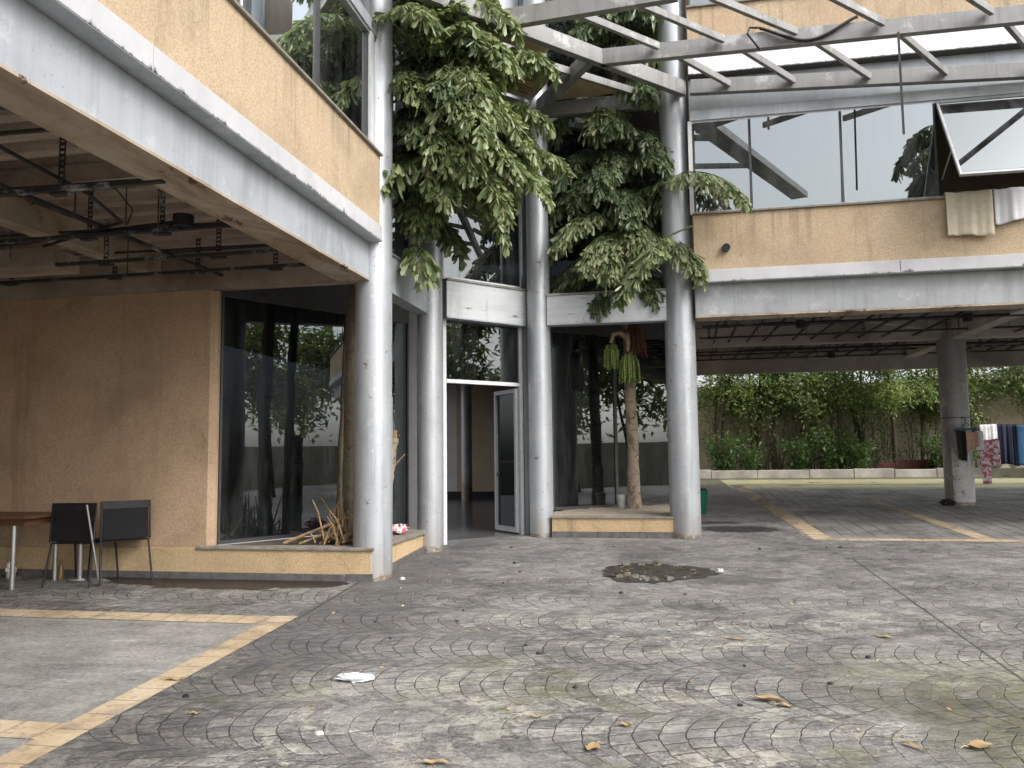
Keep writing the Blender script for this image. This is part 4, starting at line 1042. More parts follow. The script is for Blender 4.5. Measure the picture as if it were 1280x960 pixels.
# broken palm stump and dry debris in the left planter
St = thing('palm_stump', 'pale broken palm stump with a frayed top in the left planter', 'stump', (-3.33,9.35,.73))
trunk_mb([(-3.41,9.35,.72),(-3.36,9.35,1.1),(-3.33,9.35,1.5),(-3.27,9.35,1.92)], [.075,.085,.088,.09], rng).build('trunk', M['palm_bark'], St)
m = MB()
for k in range(46):
    a = rng.uniform(0,6.28); r = rng.uniform(.02,.09); p = (-3.27+r*math.cos(a), 9.35+r*math.sin(a), 1.88)
    m.tube([p,(p[0]+rng.uniform(-.04,.04),p[1]+rng.uniform(-.04,.04),1.95+rng.uniform(0,.06)),(p[0]+rng.uniform(-.07,.07),p[1]+rng.uniform(-.05,.05),1.93+rng.uniform(-.05,.09))], [.012,.009,.003], 4)
m.build('frayed_fibre', M['dead'], St)
m = MB()
for p, q, r in (((-3.42,9.25,.95),(-3.44,9.3,2.1),.012),((-3.35,9.2,1.3),(-3.40,9.3,2.2),.01),((-3.22,9.2,.75),(-3.30,9.35,1.35),.012),((-3.28,9.4,1.55),(-3.10,9.35,1.72),.012)): m.tube([p,q],[r,r*.6],6)
m.build('dry_stalk', M['fruit_stem'], St)
m = MB()
for k in range(130):
    x = -3.62+rng.gauss(0,.16); y = 8.75+rng.gauss(0,.22)
    if y < 8.42 or x > -3.3 and y < 8.7: continue
    z = .73+rng.uniform(0,.05); h = rng.uniform(.03,.16) if rng.random()<.7 else rng.uniform(.2,.5)
    a = rng.uniform(0,6.28); l = rng.uniform(.05,.25)
    m.tube([(x,y,z),(x+math.cos(a)*l*.5,y+math.sin(a)*l*.4,z+h*.7),(x+math.cos(a)*l,y+math.sin(a)*l*.6,z+h)], [.013,.010,.004], 4)
for p, q, r in (((-4.25,8.55,.74),(-3.55,8.72,1.02),.022),((-4.05,8.52,.74),(-3.6,8.8,.92),.016),((-3.8,8.5,.74),(-3.55,8.62,.95),.014)): m.tube([p,q],[r,r*.8],6)
tag(m.build('dry_palm_litter', M['dead'], None, 0, (-3.65,8.75,.73)), 'heap of dry brown palm stalks and husks at the foot of the palm in the left planter', 'plant litter', None, 'stuff')

# crumpled pink bag, pot, bin
def blob(c, rx, ry, rz, rng, amp=.25, n=10, mm=14):
    m = MB(); vs = []; fs = []
    for i in range(n+1):
        t = math.pi*i/n
        for k in range(mm):
            a = 2*math.pi*k/mm; q = 1+rng.uniform(-amp,amp)
            vs.append((c[0]+rx*q*math.sin(t)*math.cos(a), c[1]+ry*q*math.sin(t)*math.sin(a), c[2]+rz*q*math.cos(t)))
    for i in range(n):
        for k in range(mm): fs.append((i*mm+k,(i+1)*mm+k,(i+1)*mm+(k+1)%mm,i*mm+(k+1)%mm))
    m.add(vs, fs); return m
tag(blob((-3.27,9.62,.80),.12,.13,.06,random.Random(3),.3).build('crumpled_bag', M['cloth_pink'], None, 0, (-3.27,9.62,.75)), 'crumpled pink and white plastic bag lying on the left planter coping', 'plastic bag')
m = MB(); m.tube([(-.70,12.55,.84),(-.715,12.55,1.08)], [.055,.085], 18, True); tag(m.build('flower_pot', M['pot'], None, 0, (-.7,12.55,.84)), 'small tapered grey white pot leaning against the palm in the gravel planter', 'flower pot')
bn = thing('waste_bin', 'green plastic bin half hidden behind the right column', 'bin', (.47,14.4,gz(14.4)))
m = MB(); z = gz(14.4); m.tube([(.47,14.4,z),(.47,14.4,z+.36),(.47,14.4,z+.40)], [.15,.185,.19], 20); m.build('bin_body', M['green_bin'], bn)
m = MB(); m.tube([(.47,14.4,z+.40),(.47,14.4,z+.43)], [.17,.15], 20); m.build('bin_liner', M['black_metal'], bn)
b2 = blob((.40,14.38,z+.45),.07,.06,.04,random.Random(8),.3); b2.build('rubbish', M['paper'], bn)

# ================================================================== TABLE AND CHAIRS
T = thing('table', 'brown board table with thin silver leg at the left edge by the tan wall', 'table', (-7.4,7.9,gz(7.6)))
z = gz(7.6)
m = MB(); m.box(-8.6,-6.58,7.42,8.12,z+.735,z+.765); m.build('tabletop', M['wood_table'], T, .004)
m = MB(); m.box(-8.5,-6.66,7.50,8.05,z+.66,z+.734); m.build('apron', M['wood_table'], T)
for x, y in ((-6.80,7.52),(-6.72,8.03),(-8.45,7.52),(-8.45,8.03)):
    m = MB(); m.tube([(x,y,gz(y)),(x,y,z+.66)], .026, 12); m.build('leg', M['chrome'], T)
def chair(label, loc, rz, lean=.0):
    R_ = thing('mesh_chair', label, 'chair', (0,0,0), 'black metal mesh chairs')
    m = MB(); m.bar((-.235,0,.47),(.235,0,.47),.008,.39,(0,.08,1)); bk = m.build('backrest', M['mesh'], R_)
    m = MB(); m.tube([(-.25,0,.46),(-.25,.03,.87),(.25,.03,.87),(.25,0,.46)], .012, 8); m.bar((-.24,.028,.80),(.24,.028,.80),.012,.07); m.build('back_frame', M['black_metal'], R_)
    m = MB(); m.box(-.24,.24,.0,.42,.445,.46); m.build('seat', M['mesh'], R_)
    for sx in (-1,1):
        m = MB(); m.tube([(sx*.24,.02,.46),(sx*.265,-.07,0)], .011, 8); m.build('leg', M['black_metal'], R_)
        m = MB(); m.tube([(sx*.24,.40,.45),(sx*.255,.46,0)], .011, 8); m.build('leg', M['black_metal'], R_)
    R_.location = loc; R_.rotation_euler = (0,0,rz); return R_
chair('black mesh chair with its back turned, nearest to the brown table', (-6.27,7.72,gz(7.75)), rad(4))
chair('black mesh chair turned askew behind the first chair, away from the table', (-5.80,7.96,gz(8.0)), rad(52))
m = MB(); m.tube([(-5.98,7.80,gz(7.8)),(-6.07,7.68,1.22)], .012, 8); tag(m.build('pole', M['chrome'], None, 0, (-5.98,7.8,gz(7.8))), 'thin silver pole leaning against the black mesh chairs', 'pole')
m = MB(); z = gz(8.1); m.tube([(-6.46,8.1,z),(-6.46,8.1,z+.45)], .03, 10); m.tube([(-6.46,8.1,z),(-6.46,8.1,z+.02)], .13, 14); tag(m.build('stand_post', M['chrome'], None, 0, (-6.46,8.1,z)), 'short silver stand post under the black mesh chairs', 'stand')
m = MB(); z = gz(8.05); m.tube([(-6.72,8.12,z),(-6.72,8.12,z+.13),(-6.72,8.12,z+.17),(-6.72,8.12,z+.21)], [.032,.034,.014,.013], 12)
tag(m.build('bottle', mat_simple('amber_plastic',(.22,.15,.05),.3), None, 0, (-6.72,8.12,z)), 'small amber bottle standing on the ground under the table edge', 'bottle')
m = blob((-7.35,8.1,gz(8.1)+.08),.05,.05,.09,random.Random(5),.25); tag(m.build('crumpled_paper', M['paper'], None, 0, (-7.35,8.1,gz(8.1))), 'scrap of crumpled white paper at the wall foot under the table', 'paper scrap')

# ================================================================== CLOTHS
def cloth(name, label, cat, mat, p0, p1, drop, ystep, folds, seed, amp=.03, over=.10, hem=0, group=None, taper=0):
    """hangs from the line p0-p1, folded over it, with soft vertical folds"""
    rng = random.Random(seed); nx, nz = 36, 16; p0 = Vector(p0); p1 = Vector(p1); vs = []; fs = []
    ax = (p1-p0).normalized(); nrm = Vector((-ax.y, ax.x, 0)) if abs(ax.z) < .9 else Vector((0,1,0))
    nrm = -nrm if nrm.y > 0 else nrm
    ph = [rng.uniform(0,6.28) for _ in range(4)]
    for j in range(nz+1):
        t = j/nz
        for i in range(nx+1):
            u = i/nx
            w = math.sin(u*folds*6.28+ph[0])*.6+math.sin(u*folds*2.3*6.28+ph[1])*.3+math.sin(u*folds*.5*6.28+ph[2]+t)*.5
            q = p0.lerp(p1, .5+(u-.5)*(1-taper*t*.3))
            h = drop*(1+.03*math.sin(u*5+ph[3])+hem*(u-.5))
            vs.append(q+nrm*(ystep+amp*w*(.25+.75*t))+Vector((0,0,-h*t+.006*w)))
    for j in range(nz):
        for i in range(nx): fs.append((j*(nx+1)+i,j*(nx+1)+i+1,(j+1)*(nx+1)+i+1,(j+1)*(nx+1)+i))
    # the part folded back over the rail
    o = len(vs)
    for j in (0,1,2):
        for i in range(nx+1):
            v = vs[i]; vs.append(v - nrm*(ystep*.5+over*j/2) + Vector((0,0,.012-(.006*j))))
    for i in range(nx): fs.append((o+i, o+i+1, i+1, i))
    for j in (0,1):
        for i in range(nx): fs.append((o+j*(nx+1)+i,o+(j+1)*(nx+1)+i,o+(j+1)*(nx+1)+i+1,o+j*(nx+1)+i+1))
    m = MB(); m.add(vs, fs, True); ob = m.build(name, M[mat], None, 0, tuple(p0))
    s = ob.modifiers.new('thick','SOLIDIFY'); s.thickness = .008
    return tag(ob, label, cat, group)
cloth('towel','cream bath towel hung over the window sill below the open sash','towel','towel_cream',(3.66,11.28,5.035),(4.22,11.28,5.035),.57,.02,2.2,3,.018,.08)
cloth('towel','white towel hung over the window sill at the right edge of the picture','towel','towel_white',(4.235,11.28,5.04),(4.85,11.28,5.05),.40,.02,2.6,7,.02,.08,-.25)
hg = thing('clothes_hanger','round dark plastic clothes drying hanger on the far garage column','hanger',(5.16,15.52,2.16))
m = MB(); pts = [(5.16+.20*math.cos(a), 15.50+.09*math.sin(a), 2.05+.02*math.sin(a*2)) for a in [k*6.2832/20 for k in range(21)]]
m.tube(pts, .012, 6, False)
for a in (0,2.1,4.2): m.tube([(5.16+.20*math.cos(a),15.50+.09*math.sin(a),2.05),(5.16,15.54,2.17)], .006, 5)
m.build('ring', M['plastic_blue'], hg)
m = MB(); m.tube([(5.16,15.54,2.16),(5.16,15.54,2.24),(5.12,15.56,2.27),(5.10,15.57,2.24)], .007, 6); m.build('hook', M['plastic_blue'], hg)
m = MB(); m.tube([(5.09+.245*math.cos(a), 15.83+.245*math.sin(a), 2.27) for a in [k*6.2832/24 for k in range(25)]], .006, 5, False); tag(m.build('cord', M['rubber'], None, 0, (5.09,15.83,2.27)), 'dark cord tied around the far garage column above the laundry', 'cord')
cloth('black_cloth','black garment hanging limp from the round hanger on the far column','garment','cloth_black',(4.97,15.45,2.02),(5.13,15.43,2.0),.50,.02,1.6,2,.03,.02,.08,None,.9)
cloth('beige_cloth','beige cloth hanging in front of the far garage column','garment','cloth_beige',(5.10,15.40,2.0),(5.30,15.40,1.98),.28,.02,1,4,.02,.02,-.3)
cloth('white_cloth','small white cloth hanging at the right rim of the round hanger','garment','cloth_white',(5.27,15.45,2.02),(5.40,15.48,2.0),.32,.02,1,5,.02,.02)
cloth('pink_cloth','pink and white patterned garment hanging to the right of the far column','garment','cloth_pink',(5.34,15.50,1.84),(5.66,15.52,1.86),.46,.02,1.6,6,.03,.02)
cloth('pink_cloth','small red patterned cloth dangling below the pink garment','garment','cloth_pink',(5.38,15.56,1.44),(5.52,15.56,1.44),.34,.02,1,9,.02,.02)
cloth('white_cloth','long pale print sheet hanging behind the pink garment','sheet','cloth_white',(7.62,22.0,2.30),(8.0,22.0,2.30),.95,.02,2,19,.03,.02)
cloth('navy_sheet','dark navy sheet hung out near the boundary wall','sheet','cloth_navy',(8.02,22.0,2.30),(8.46,22.0,2.29),.98,.02,3,11,.05,.02)
cloth('blue_sheet','bright blue sheet hung out at the right edge near the boundary wall','sheet','cloth_blue',(8.42,21.95,2.27),(9.9,21.95,2.24),.98,.02,3,13,.06,.02)
m = MB(); m.tube([(5.3,15.75,2.28),(7.6,22.0,2.33),(10.4,21.98,2.28)], .006, 5); tag(m.build('clothes_line', M['rubber'], None, 0, (7.6,22,2.3)), 'thin clothes line strung from the far column towards the wall', 'line')

# ================================================================== FAR WALL, TREES
bw = MB(); bw.box(.12,17,24.0,24.2,.9,3.6); o = bw.build('boundary_wall', M['bwall'], None, 0, (8,24.1,1.1)); tag(o, 'stained cream boundary wall behind the row of trees', 'wall')
m = MB(); m.prism([(5.45,22.95),(6.95,23.10),(6.95,23.14),(5.45,22.99)], 1.20, lambda x,y: 1.40+.05*(x-5.4)); tag(m.build('rusty_panel', M['rust'], None, 0, (6.2,23,1.2)), 'low rusty brown metal panel standing in the planting bed', 'panel')
for i,(x,y,r,c,l) in enumerate(((8.05,22.32,.12,'pot','pale round stone on the kerb below the navy sheet'),(8.45,22.30,.08,'paper','small white lump on the kerb below the blue sheet'),(7.75,22.33,.06,'paper','white scrap lying on the kerb left of the navy sheet'))):
    tag(blob((x,y,1.24+r*.8),r*1.2,r,r*.9,random.Random(i),.15).build('stone', M[c], None, 0, (x,y,1.24)), l, 'stone')

def leafcard(mb, p, rng, L, W):
    d = Vector((rng.gauss(0,1),rng.gauss(0,1),rng.gauss(-.35,.6))).normalized()
    nr = Vector((rng.gauss(0,.6),rng.gauss(0,.6),1)); s = d.cross(nr).normalized()
    h = nr.normalized()*(-L*.12)
    mb.add([p, p+d*L*.45+s*W*.5, p+d*L+h, p+d*L*.45-s*W*.5], [(0,1,2,3)])
def tree_meshes(seed, Ht, spread, nl, leafL, stems=3, low=.3, mat='leaf_tree'):
    rng = random.Random(seed); tb = MB(); cb = MB(); tips = []
    for s_ in range(stems):
        a = rng.uniform(0,6.28); p = Vector((math.cos(a)*.12*min(1,stems-1), math.sin(a)*.08*min(1,stems-1), -.05)); d = Vector((rng.uniform(-.15,.15),rng.uniform(-.15,.1),1)).normalized()
        pts = [p.copy()]; n = 9; hh = Ht*rng.uniform(.75,1)
        for i in range(n):
            d = (d+Vector((rng.uniform(-.12,.12),rng.uniform(-.14,.1),.08))).normalized(); p = p+d*hh/n; pts.append(p.copy())
        r0 = (.045 if stems > 1 else .085)*rng.uniform(.7,1.3)
        tb.tube(pts, [r0*(1-.8*i/n) for i in range(n+1)], 7)
        for b in range(12):
            t = rng.uniform(low,1); i = min(n-1,int(t*n)); q = pts[i].lerp(pts[i+1], t*n-i)
            a = rng.uniform(0,6.28); bl = spread*rng.uniform(.45,1)*(1.15-.5*t); bd = Vector((math.cos(a),math.sin(a)*.8,rng.uniform(.0,.7))).normalized()
            bp = [q.copy()]
            for k in range(4):
                bd = (bd+Vector((rng.uniform(-.2,.2),rng.uniform(-.2,.2),-.17))).normalized(); q = q+bd*bl/4; bp.append(q.copy())
                tips.append((q.copy(), .5+.5*k/3))
            tb.tube(bp, [.014,.011,.008,.005,.003], 4, False)
    for k in range(nl):
        q, w = rng.choice(tips); sg = spread*.16
        leafcard(cb, q+Vector((rng.gauss(0,sg),rng.gauss(0,sg),rng.gauss(-.05,sg*.9))), rng, leafL*rng.uniform(.7,1.3), leafL*.42)
    return tb, cb
protos = []
for i, (sd, Ht, sp, nl, ll, st, low, mt) in enumerate(((1,4.8,1.15,4600,.125,3,.46,'leaf_tree'),(2,5.0,1.35,5200,.125,1,.50,'leaf_tree'),(3,4.9,1.0,3600,.115,4,.38,'leaf_tree_b'),(4,5.2,1.3,4600,.13,2,.48,'leaf_tree_c'))):
    tb, cb = tree_meshes(sd,Ht,sp,nl,ll,st,low,mt)
    protos.append((tb, cb, mt))
specs = [(1.35,23.1,0,1.0,0.3),(2.35,23.5,2,1.0,1.2),(2.95,22.95,1,.95,2.2),(3.75,23.35,3,.92,.4),(4.55,23.15,0,.95,3.0),(5.2,23.6,2,1.05,4.0),(5.9,23.1,1,.92,5.0),(6.75,23.5,3,.9,1.0),(7.4,23.1,0,.92,2.0),(8.3,23.5,1,1.0,3.3),(9.2,23.2,3,1.0,.7),(10.4,23.3,0,1.0,1.9)]
names = ['leftmost leafy tree by the wall, beside the right column','thin many-stemmed dark tree, second from the left along the wall','single thick-stemmed tree, third from the left along the wall','dark two-stemmed tree, fourth from the left along the wall','light green tree over the middle of the bed, fifth from the left','bushy dark many-stemmed tree, sixth from the left along the wall','single-stemmed pale tree standing behind the rusty panel','dark tree right of the rusty panel, left of the far column','light green tree half hidden behind the far column','tree directly right of the far column above the navy sheet','dark tree above the blue sheet at the right edge','outermost tree beyond the right edge by the boundary wall']
made = {}
for (x,y,k,sc,rz), lb in zip(specs, names):
    if k not in made:
        tb, cb, mt = protos[k]; r = thing('garden_tree', lb, 'tree', (0,0,0), 'trees along the boundary wall')
        tb.build('trunk', M['bark'], r); cb.build('crown', M[mt], r); made[k] = r
    else: r = copy_tree(made[k]); r['label'] = lb
    r.location = (x,y,gz(22.4)+.15); r.rotation_euler = (0,0,rz); r.scale = (sc,sc,sc)
# undergrowth in the bed
def shrub(seed, h, sp, nl, ll, ns=9):
    rng = random.Random(seed); m = MB(); st = MB()
    for s_ in range(ns):
        a = rng.uniform(0,6.28); p = Vector((0,0,0)) if ns == 9 else Vector((rng.uniform(-.5,.5),rng.uniform(-.15,.15),0)); tl = .4 if ns == 9 else .1; d = Vector((math.cos(a)*tl,math.sin(a)*tl,1)).normalized(); pts = [p.copy()]
        for i in range(5):
            d = (d+Vector((rng.uniform(-.2,.2),rng.uniform(-.2,.2),.0))).normalized(); p = p+d*h/5*rng.uniform(.7,1.1); pts.append(p.copy())
        st.tube(pts, [.012,.01,.008,.006,.005,.003], 4, False)
        for k in range(nl//ns):
            i = rng.randint(1,5); q = pts[i]; leafcard(m, q+Vector((rng.gauss(0,sp),rng.gauss(0,sp),rng.gauss(0,sp))), rng, ll*rng.uniform(.7,1.3), ll*.4)
    return st, m
sh = None; sh2 = None
for i,(x,y,sc,lb) in enumerate(((1.55,22.75,1.1,'leafy low shrub at the left end of the planting bed'),(2.2,22.8,.7,'small shrub between the second and third trees of the bed'),(3.35,22.75,.95,'shrub right of the thick-stemmed tree in the bed'),(4.25,22.8,1.25,'tall dark shrub in the middle of the planting bed'),(4.9,22.75,.9,'shrub just left of the rusty panel'),(7.0,22.75,1.0,'round shrub between the rusty panel and the far column'),(7.55,22.9,.6,'low shrub just right of the far column'),(1.9,23.4,2.0,'tall thin shrub against the wall at the left end of the bed'),(2.75,23.5,2.3,'tallest thin shrub against the wall behind the thick-stemmed tree'),(3.8,23.55,2.1,'tall thin shrub against the wall left of the middle of the bed'),(4.85,23.6,2.2,'tall thin shrub against the wall just right of the middle of the bed'),(5.65,23.5,1.9,'tall thin shrub behind the left end of the rusty panel'),(6.5,23.6,2.1,'tall thin shrub behind the right end of the rusty panel'),(7.9,23.6,2.0,'tall thin shrub against the wall behind the hanging sheets'))):
    if sh is None:
        sh = thing('shrub', lb, 'shrub', (0,0,0), 'shrubs in the planting bed'); a, b = shrub(3,1.0,.10,900,.12); a.build('stems', M['bark'], sh); b.build('foliage', M['leaf_tree_b'], sh); r = sh
    elif sc > 1.5:
        if sh2 is None:
            sh2 = thing('shrub', lb, 'shrub', (0,0,0), 'shrubs in the planting bed'); a, b = shrub(14,2.3,.16,800,.10,15); a.build('stems', M['bark'], sh2); b.build('foliage', M['leaf_tree_c'], sh2); r = sh2
        else: r = copy_tree(sh2); r['label'] = lb
        sc *= .5
    else: r = copy_tree(sh); r['label'] = lb
    r.location = (x,y,gz(22.4)+.15); r.rotation_euler = (0,0,i*1.3); r.scale = (sc,)*3

# garden trees and wall across the courtyard, seen in the glass
tb, cb = tree_meshes(31,6.5,2.4,3000,.30,1,.40)
gp = thing('courtyard_tree','leafy courtyard tree to the right of the camera, reflected in the entrance transom','tree',(0,0,0),'trees across the courtyard, reflected in the glass')
tb.build('trunk', M['bark'], gp); cb.build('crown', M['leaf_tree'], gp)
gspec = [(12.5,9.6,.95,0,gp['label']),(15.5,6.6,.95,1.3,'tall courtyard tree reflected in the left planter glass'),(12.0,3.2,.9,2.2,'courtyard tree nearest to the right wing, reflected in the left glass'),(18.5,10.6,1.1,3.1,'big tree beyond the courtyard, reflected low in the door glass'),(19,2.5,1.15,4.4,'spreading tree at the far side of the courtyard, reflected beside the front column'),(5.5,-6.5,1.2,5.2,'tree behind the camera, reflected in the upper windows'),(18.5,14.5,1.1,.9,'tree past the end of the right wing, reflected in the gravel planter glass')]
for i,(x,y,sc,rz,lb) in enumerate(gspec):
    r = gp if i == 0 else copy_tree(gp); r['label'] = lb
    r.location = (x,y,gz(y)-.02); r.rotation_euler = (0,0,rz); r.scale = (sc,)*3
m = MB(); m.box(22,22.2,-14,30,-.8,2.2); tag(m.build('garden_wall', M['bwall'], None, 0, (22,8,0)), 'low cream garden wall far across the courtyard, reflected in the glass', 'wall')

# ================================================================== GROUND CLUTTER
# broken round drain pit
PT = thing('broken_drain_pit', 'round broken drain pit full of black soil, rubble and leaves in the paving', 'pit', (-.17,9.0,gz(9.0)))
rng = random.Random(17)
m = MB(); N = 48; vs = [(-.17,9.0,gz(9.0)+.02)]; 
for ring, (rr, zz) in enumerate(((.25,.018),(.42,.014),(.52,.008),(.60,.002))):
    for k in range(N):
        a = 6.2832*k/N; w = 1+.10*math.sin(a*3+1)+rng.uniform(-.05,.05)*(ring+1)*.5
        x = -.17+rr*w*math.cos(a)*1.02; y = 9.0+rr*w*math.sin(a)*.86; vs.append((x,y,gz(y)+zz+rng.uniform(-.008,.012)*(1 if ring<3 else 0)+.003))
fs = [(0,1+k,1+(k+1)%N) for k in range(N)]
for r_ in range(3):
    for k in range(N): fs.append((1+r_*N+k,1+(r_+1)*N+k,1+(r_+1)*N+(k+1)%N,1+r_*N+(k+1)%N))
m.add(vs, fs, True); m.build('pit_soil', M['pit_soil'], PT)
def chunk(mb, x, y, z, s, rng, flat=.5):
    n = rng.randint(5,7); top = []; bot = []
    for k in range(n):
        a = 6.2832*k/n+rng.uniform(-.3,.3); r = s*rng.uniform(.6,1.1)
        bot.append((x+r*math.cos(a),y+r*math.sin(a)*.8,z)); top.append((x+r*.8*math.cos(a),y+r*.64*math.sin(a),z+s*flat*rng.uniform(.7,1.2)))
    mb.add(bot+top, [tuple(range(n-1,-1,-1)),tuple(range(n,2*n))]+[(k,(k+1)%n,n+(k+1)%n,n+k) for k in range(n)])
for k in range(26):
    a = rng.uniform(0,6.28) if k > 9 else -math.pi*.5+rng.uniform(-1.15,1.0); r = rng.uniform(.40,.56); m = MB(); x = -.17+r*math.cos(a); y = 9+r*math.sin(a)*.86
    chunk(m, x, y, gz(y)+.0, rng.uniform(.025,.075), rng, .6); m.build('rubble_piece', M['rubble'], PT)
m = MB()
for k in range(34):
    a = rng.uniform(0,6.28); r = .5*math.sqrt(rng.random()); x = -.17+r*math.cos(a); y = 9+r*math.sin(a)*.86
    leafcard(m, Vector((x,y,gz(y)+.028+rng.uniform(0,.015))), rng, rng.uniform(.04,.09), .04)
l_ = m.build('leaf_litter', M['leaf_rot'], PT); l_['kind'] = 'stuff'

def fallen(name, label, x, y, L, W, rz, curl, seed, mat='leaf_dry', stalk=True):
    rng = random.Random(seed); m = MB(); nx = 8; vs = []; fs = []; L *= .85; W *= .85
    for i in range(nx+1):
        t = i/nx; w = W*(1+rng.uniform(-.18,.18))*math.sin(math.pi*min(1,t*.92+.06))**.7*.5
        for j in (-1,-.5,0,.5,1):
            z = .006+curl*(abs(j)**1.5)*w/W*.45*L*.5+curl*L*.35*(t-.5)**2+.006*math.sin(t*9+seed)+rng.uniform(0,.004)
            vs.append(((t-.5)*L, j*w*(1+rng.uniform(-.15,.15)), z))
    for i in range(nx):
        for j in range(4): fs.append((i*5+j,(i+1)*5+j,(i+1)*5+j+1,i*5+j+1))
    m.add(vs, fs, True)
    if stalk: m.tube([(-L*.5,0,.012),(-L*.68,.01*seed%.02,.02),(-L*.85,0,.008)], [.003,.003,.002], 4)
    o = m.build(name, M[mat]); o.location = (x,y,gz(y)+.002); o.rotation_euler = (0,0,rz)
    return tag(o, label, 'leaf', 'dry leaves fallen on the paving')
fallen('fallen_leaf','pale upright heart shaped dry leaf near the bottom edge, just right of the middle',-.42,4.27,.11,.09,rad(250),.5,1)
fallen('fallen_leaf','large pale curled dry leaf in the mossy bottom right corner',1.49,4.55,.17,.09,rad(25),.6,2)
fallen('fallen_leaf','long brown curled dry leaf in the right foreground paving',.55,5.10,.20,.07,rad(-8),.8,3)
fallen('fallen_leaf','small tan leaf tucked beside the long brown curled leaf',.62,5.02,.12,.05,rad(-20),.5,4)
fallen('fallen_leaf','narrow reddish dry leaf lying left of the pale corner leaf',1.17,4.50,.20,.03,rad(-50),.4,5)
fallen('fallen_leaf','narrow straw coloured leaf in the middle foreground',-.77,4.66,.13,.03,rad(20),.3,6)
fallen('fallen_leaf','small round brown leaf left of the long curled leaf',-.26,4.60,.08,.06,rad(10),.8,7)
fallen('fallen_leaf','ragged brown leaf cut by the bottom edge at the middle',-1.16,3.98,.15,.06,rad(5),.6,8)
fallen('fallen_leaf','small pale leaf out on the grey paving at right',1.55,6.6,.13,.06,rad(-15),.4,9)
fallen('fallen_leaf','tan leaf in the middle distance paving below the drain pit',.45,6.42,.16,.04,rad(-10),.4,10)
fallen('fallen_leaf','dark brown leaf lying on the left yellow line',-3.25,5.0,.15,.05,rad(5),.4,11)
fallen('fallen_leaf','small brown leaf beside the left yellow line near the bottom',-2.75,4.45,.08,.04,rad(30),.4,12)
# many tiny bits
rng = random.Random(77); m = MB()
for k in range(420):
    x = rng.uniform(-3.1,4.2); y = rng.choice([rng.uniform(3.8,9),rng.uniform(6,11.2)])
    if abs(x) > .46*y: continue
    if rng.random() < .6: leafcard(m, Vector((x,y,gz(y)+.008)), rng, rng.uniform(.015,.05), .02)
    else: chunk(m, x, y, gz(y), rng.uniform(.005,.014), rng)
tag(m.build('paving_litter', M['leaf_dry']), 'tiny scraps of leaf and grit scattered over the paving', 'litter', None, 'stuff')
m = MB()
for k in range(26):
    x = rng.uniform(-3.0,3.6); y = rng.uniform(4.6,11)
    if abs(x) > .44*y: continue
    chunk(m, x, y, gz(y), rng.uniform(.012,.03), rng, .6)
tag(m.build('dark_debris', M['pit_soil']), 'dark clods of dirt dotted about the paving', 'litter', None, 'stuff')
# crushed white bottle
m = blob((-2.03,5.14,gz(5.14)+.024), .13, .055, .026, random.Random(12), .30, 9, 11)
m.v = [(x+.0, y+.06*(x+2.03), z) for x, y, z in m.v]; o = m.build('crushed_bottle', M['plastic_white'], None, 0, (-2.03,5.14,gz(5.14))); tag(o, 'crushed flat white plastic bottle lying on the paving left of the middle', 'bottle')
def chip(name, label, x, y, s, mat):
    m = MB(); chunk(m, x, y, gz(y), s, random.Random(int(abs(x*100))+3), .5); tag(m.build(name, M[mat], None, 0, (x,y,gz(y))), label, 'stone chip')
chip('stone_chip','white chip on the paving just right of the drain pit',.52,9.15,.05,'paper')
chip('stone_chip','pale chip near the bottom edge left of the middle',-1.90,4.27,.028,'paper')
chip('stone_chip','white chip at the foot of the front left column',-2.82,8.42,.04,'paper')
chip('stone_chip','black lump beside the long brown curled leaf',.37,5.0,.022,'rubber')
chip('stone_chip','black clod on the inner edge of the left yellow line',-2.99,4.72,.03,'rubber')

# rag at the foot of the far column
tag(blob((4.84,15.68,gz(15.6)+.05),.13,.10,.06,random.Random(4),.3).build('rag', M['cloth_black'], None, 0, (4.84,15.68,gz(15.6))), 'dark rag lying at the foot of the far garage column', 'rag')

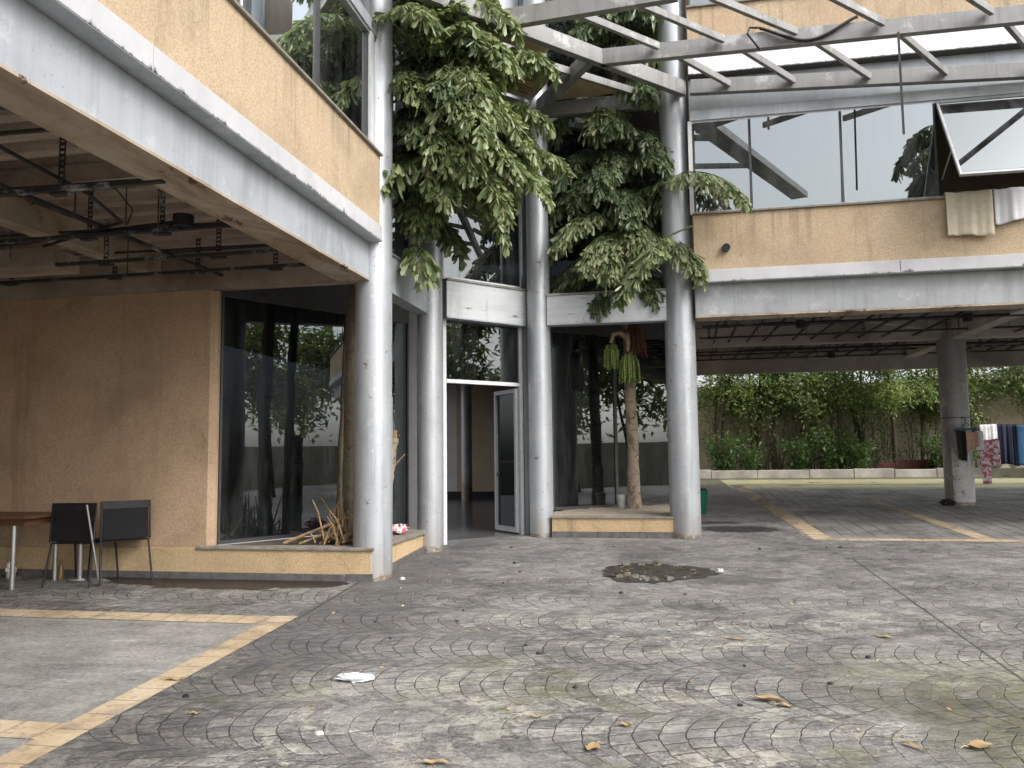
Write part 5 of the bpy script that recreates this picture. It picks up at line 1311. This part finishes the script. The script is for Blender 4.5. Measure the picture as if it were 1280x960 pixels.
# ================================================================== LIGHT, CAMERA
w = bpy.data.worlds.new('World'); scene.world = w; w.use_nodes = True
nt = w.node_tree; nt.nodes.clear()
sky = nt.nodes.new('ShaderNodeTexSky'); sky.sky_type = 'NISHITA'; sky.sun_disc = False
SUN_EL, SUN_AZ = 43, 122          # azimuth clockwise from +Y
sky.sun_elevation = rad(SUN_EL); sky.sun_rotation = rad(SUN_AZ); sky.air_density = 1.0; sky.dust_density = 4.0; sky.ozone_density = 1.0
hsv = nt.nodes.new('ShaderNodeHueSaturation'); hsv.inputs['Saturation'].default_value = .28
bg = nt.nodes.new('ShaderNodeBackground'); bg.inputs['Strength'].default_value = .15
ow = nt.nodes.new('ShaderNodeOutputWorld')
nt.links.new(sky.outputs[0], hsv.inputs['Color']); nt.links.new(hsv.outputs[0], bg.inputs[0]); nt.links.new(bg.outputs[0], ow.inputs[0])
sl = bpy.data.lights.new('sun', 'SUN'); sl.energy = .6; sl.angle = rad(25); sl.color = (1,.96,.9)
so = bpy.data.objects.new('sun', sl); C.objects.link(so)
az = rad(SUN_AZ); el = rad(SUN_EL)
tosun = Vector((math.sin(az)*math.cos(el), math.cos(az)*math.cos(el), math.sin(el)))
so.rotation_euler = tosun.to_track_quat('Z','Y').to_euler(); so.location = tosun*40

cam = bpy.data.cameras.new('camera'); cam.sensor_width = 36; cam.lens = 1014/1280*36; cam.clip_start = .05; cam.clip_end = 500
co = bpy.data.objects.new('camera', cam); C.objects.link(co)
R = Matrix(((0.9820668997,0.0277695336,0.1864764261),(0.1881806368,-0.0839575149,-0.9785393112),(-0.0115174830,0.9960823202,-0.0876775849)))
co.matrix_world = Matrix.Translation((0,0,H)) @ R.to_4x4()
scene.camera = co
vs_ = scene.view_settings; vs_.view_transform = 'Standard'; vs_.look = 'None'; vs_.gamma = 1; vs_.exposure = 1.22; vs_.use_curve_mapping = False
cy = scene.cycles
cy.max_bounces = 8; cy.diffuse_bounces = 4; cy.glossy_bounces = 4; cy.transmission_bounces = 6; cy.transparent_max_bounces = 24
cy.caustics_reflective = False; cy.caustics_refractive = False; cy.sample_clamp_indirect = 8
cy.use_denoising = True
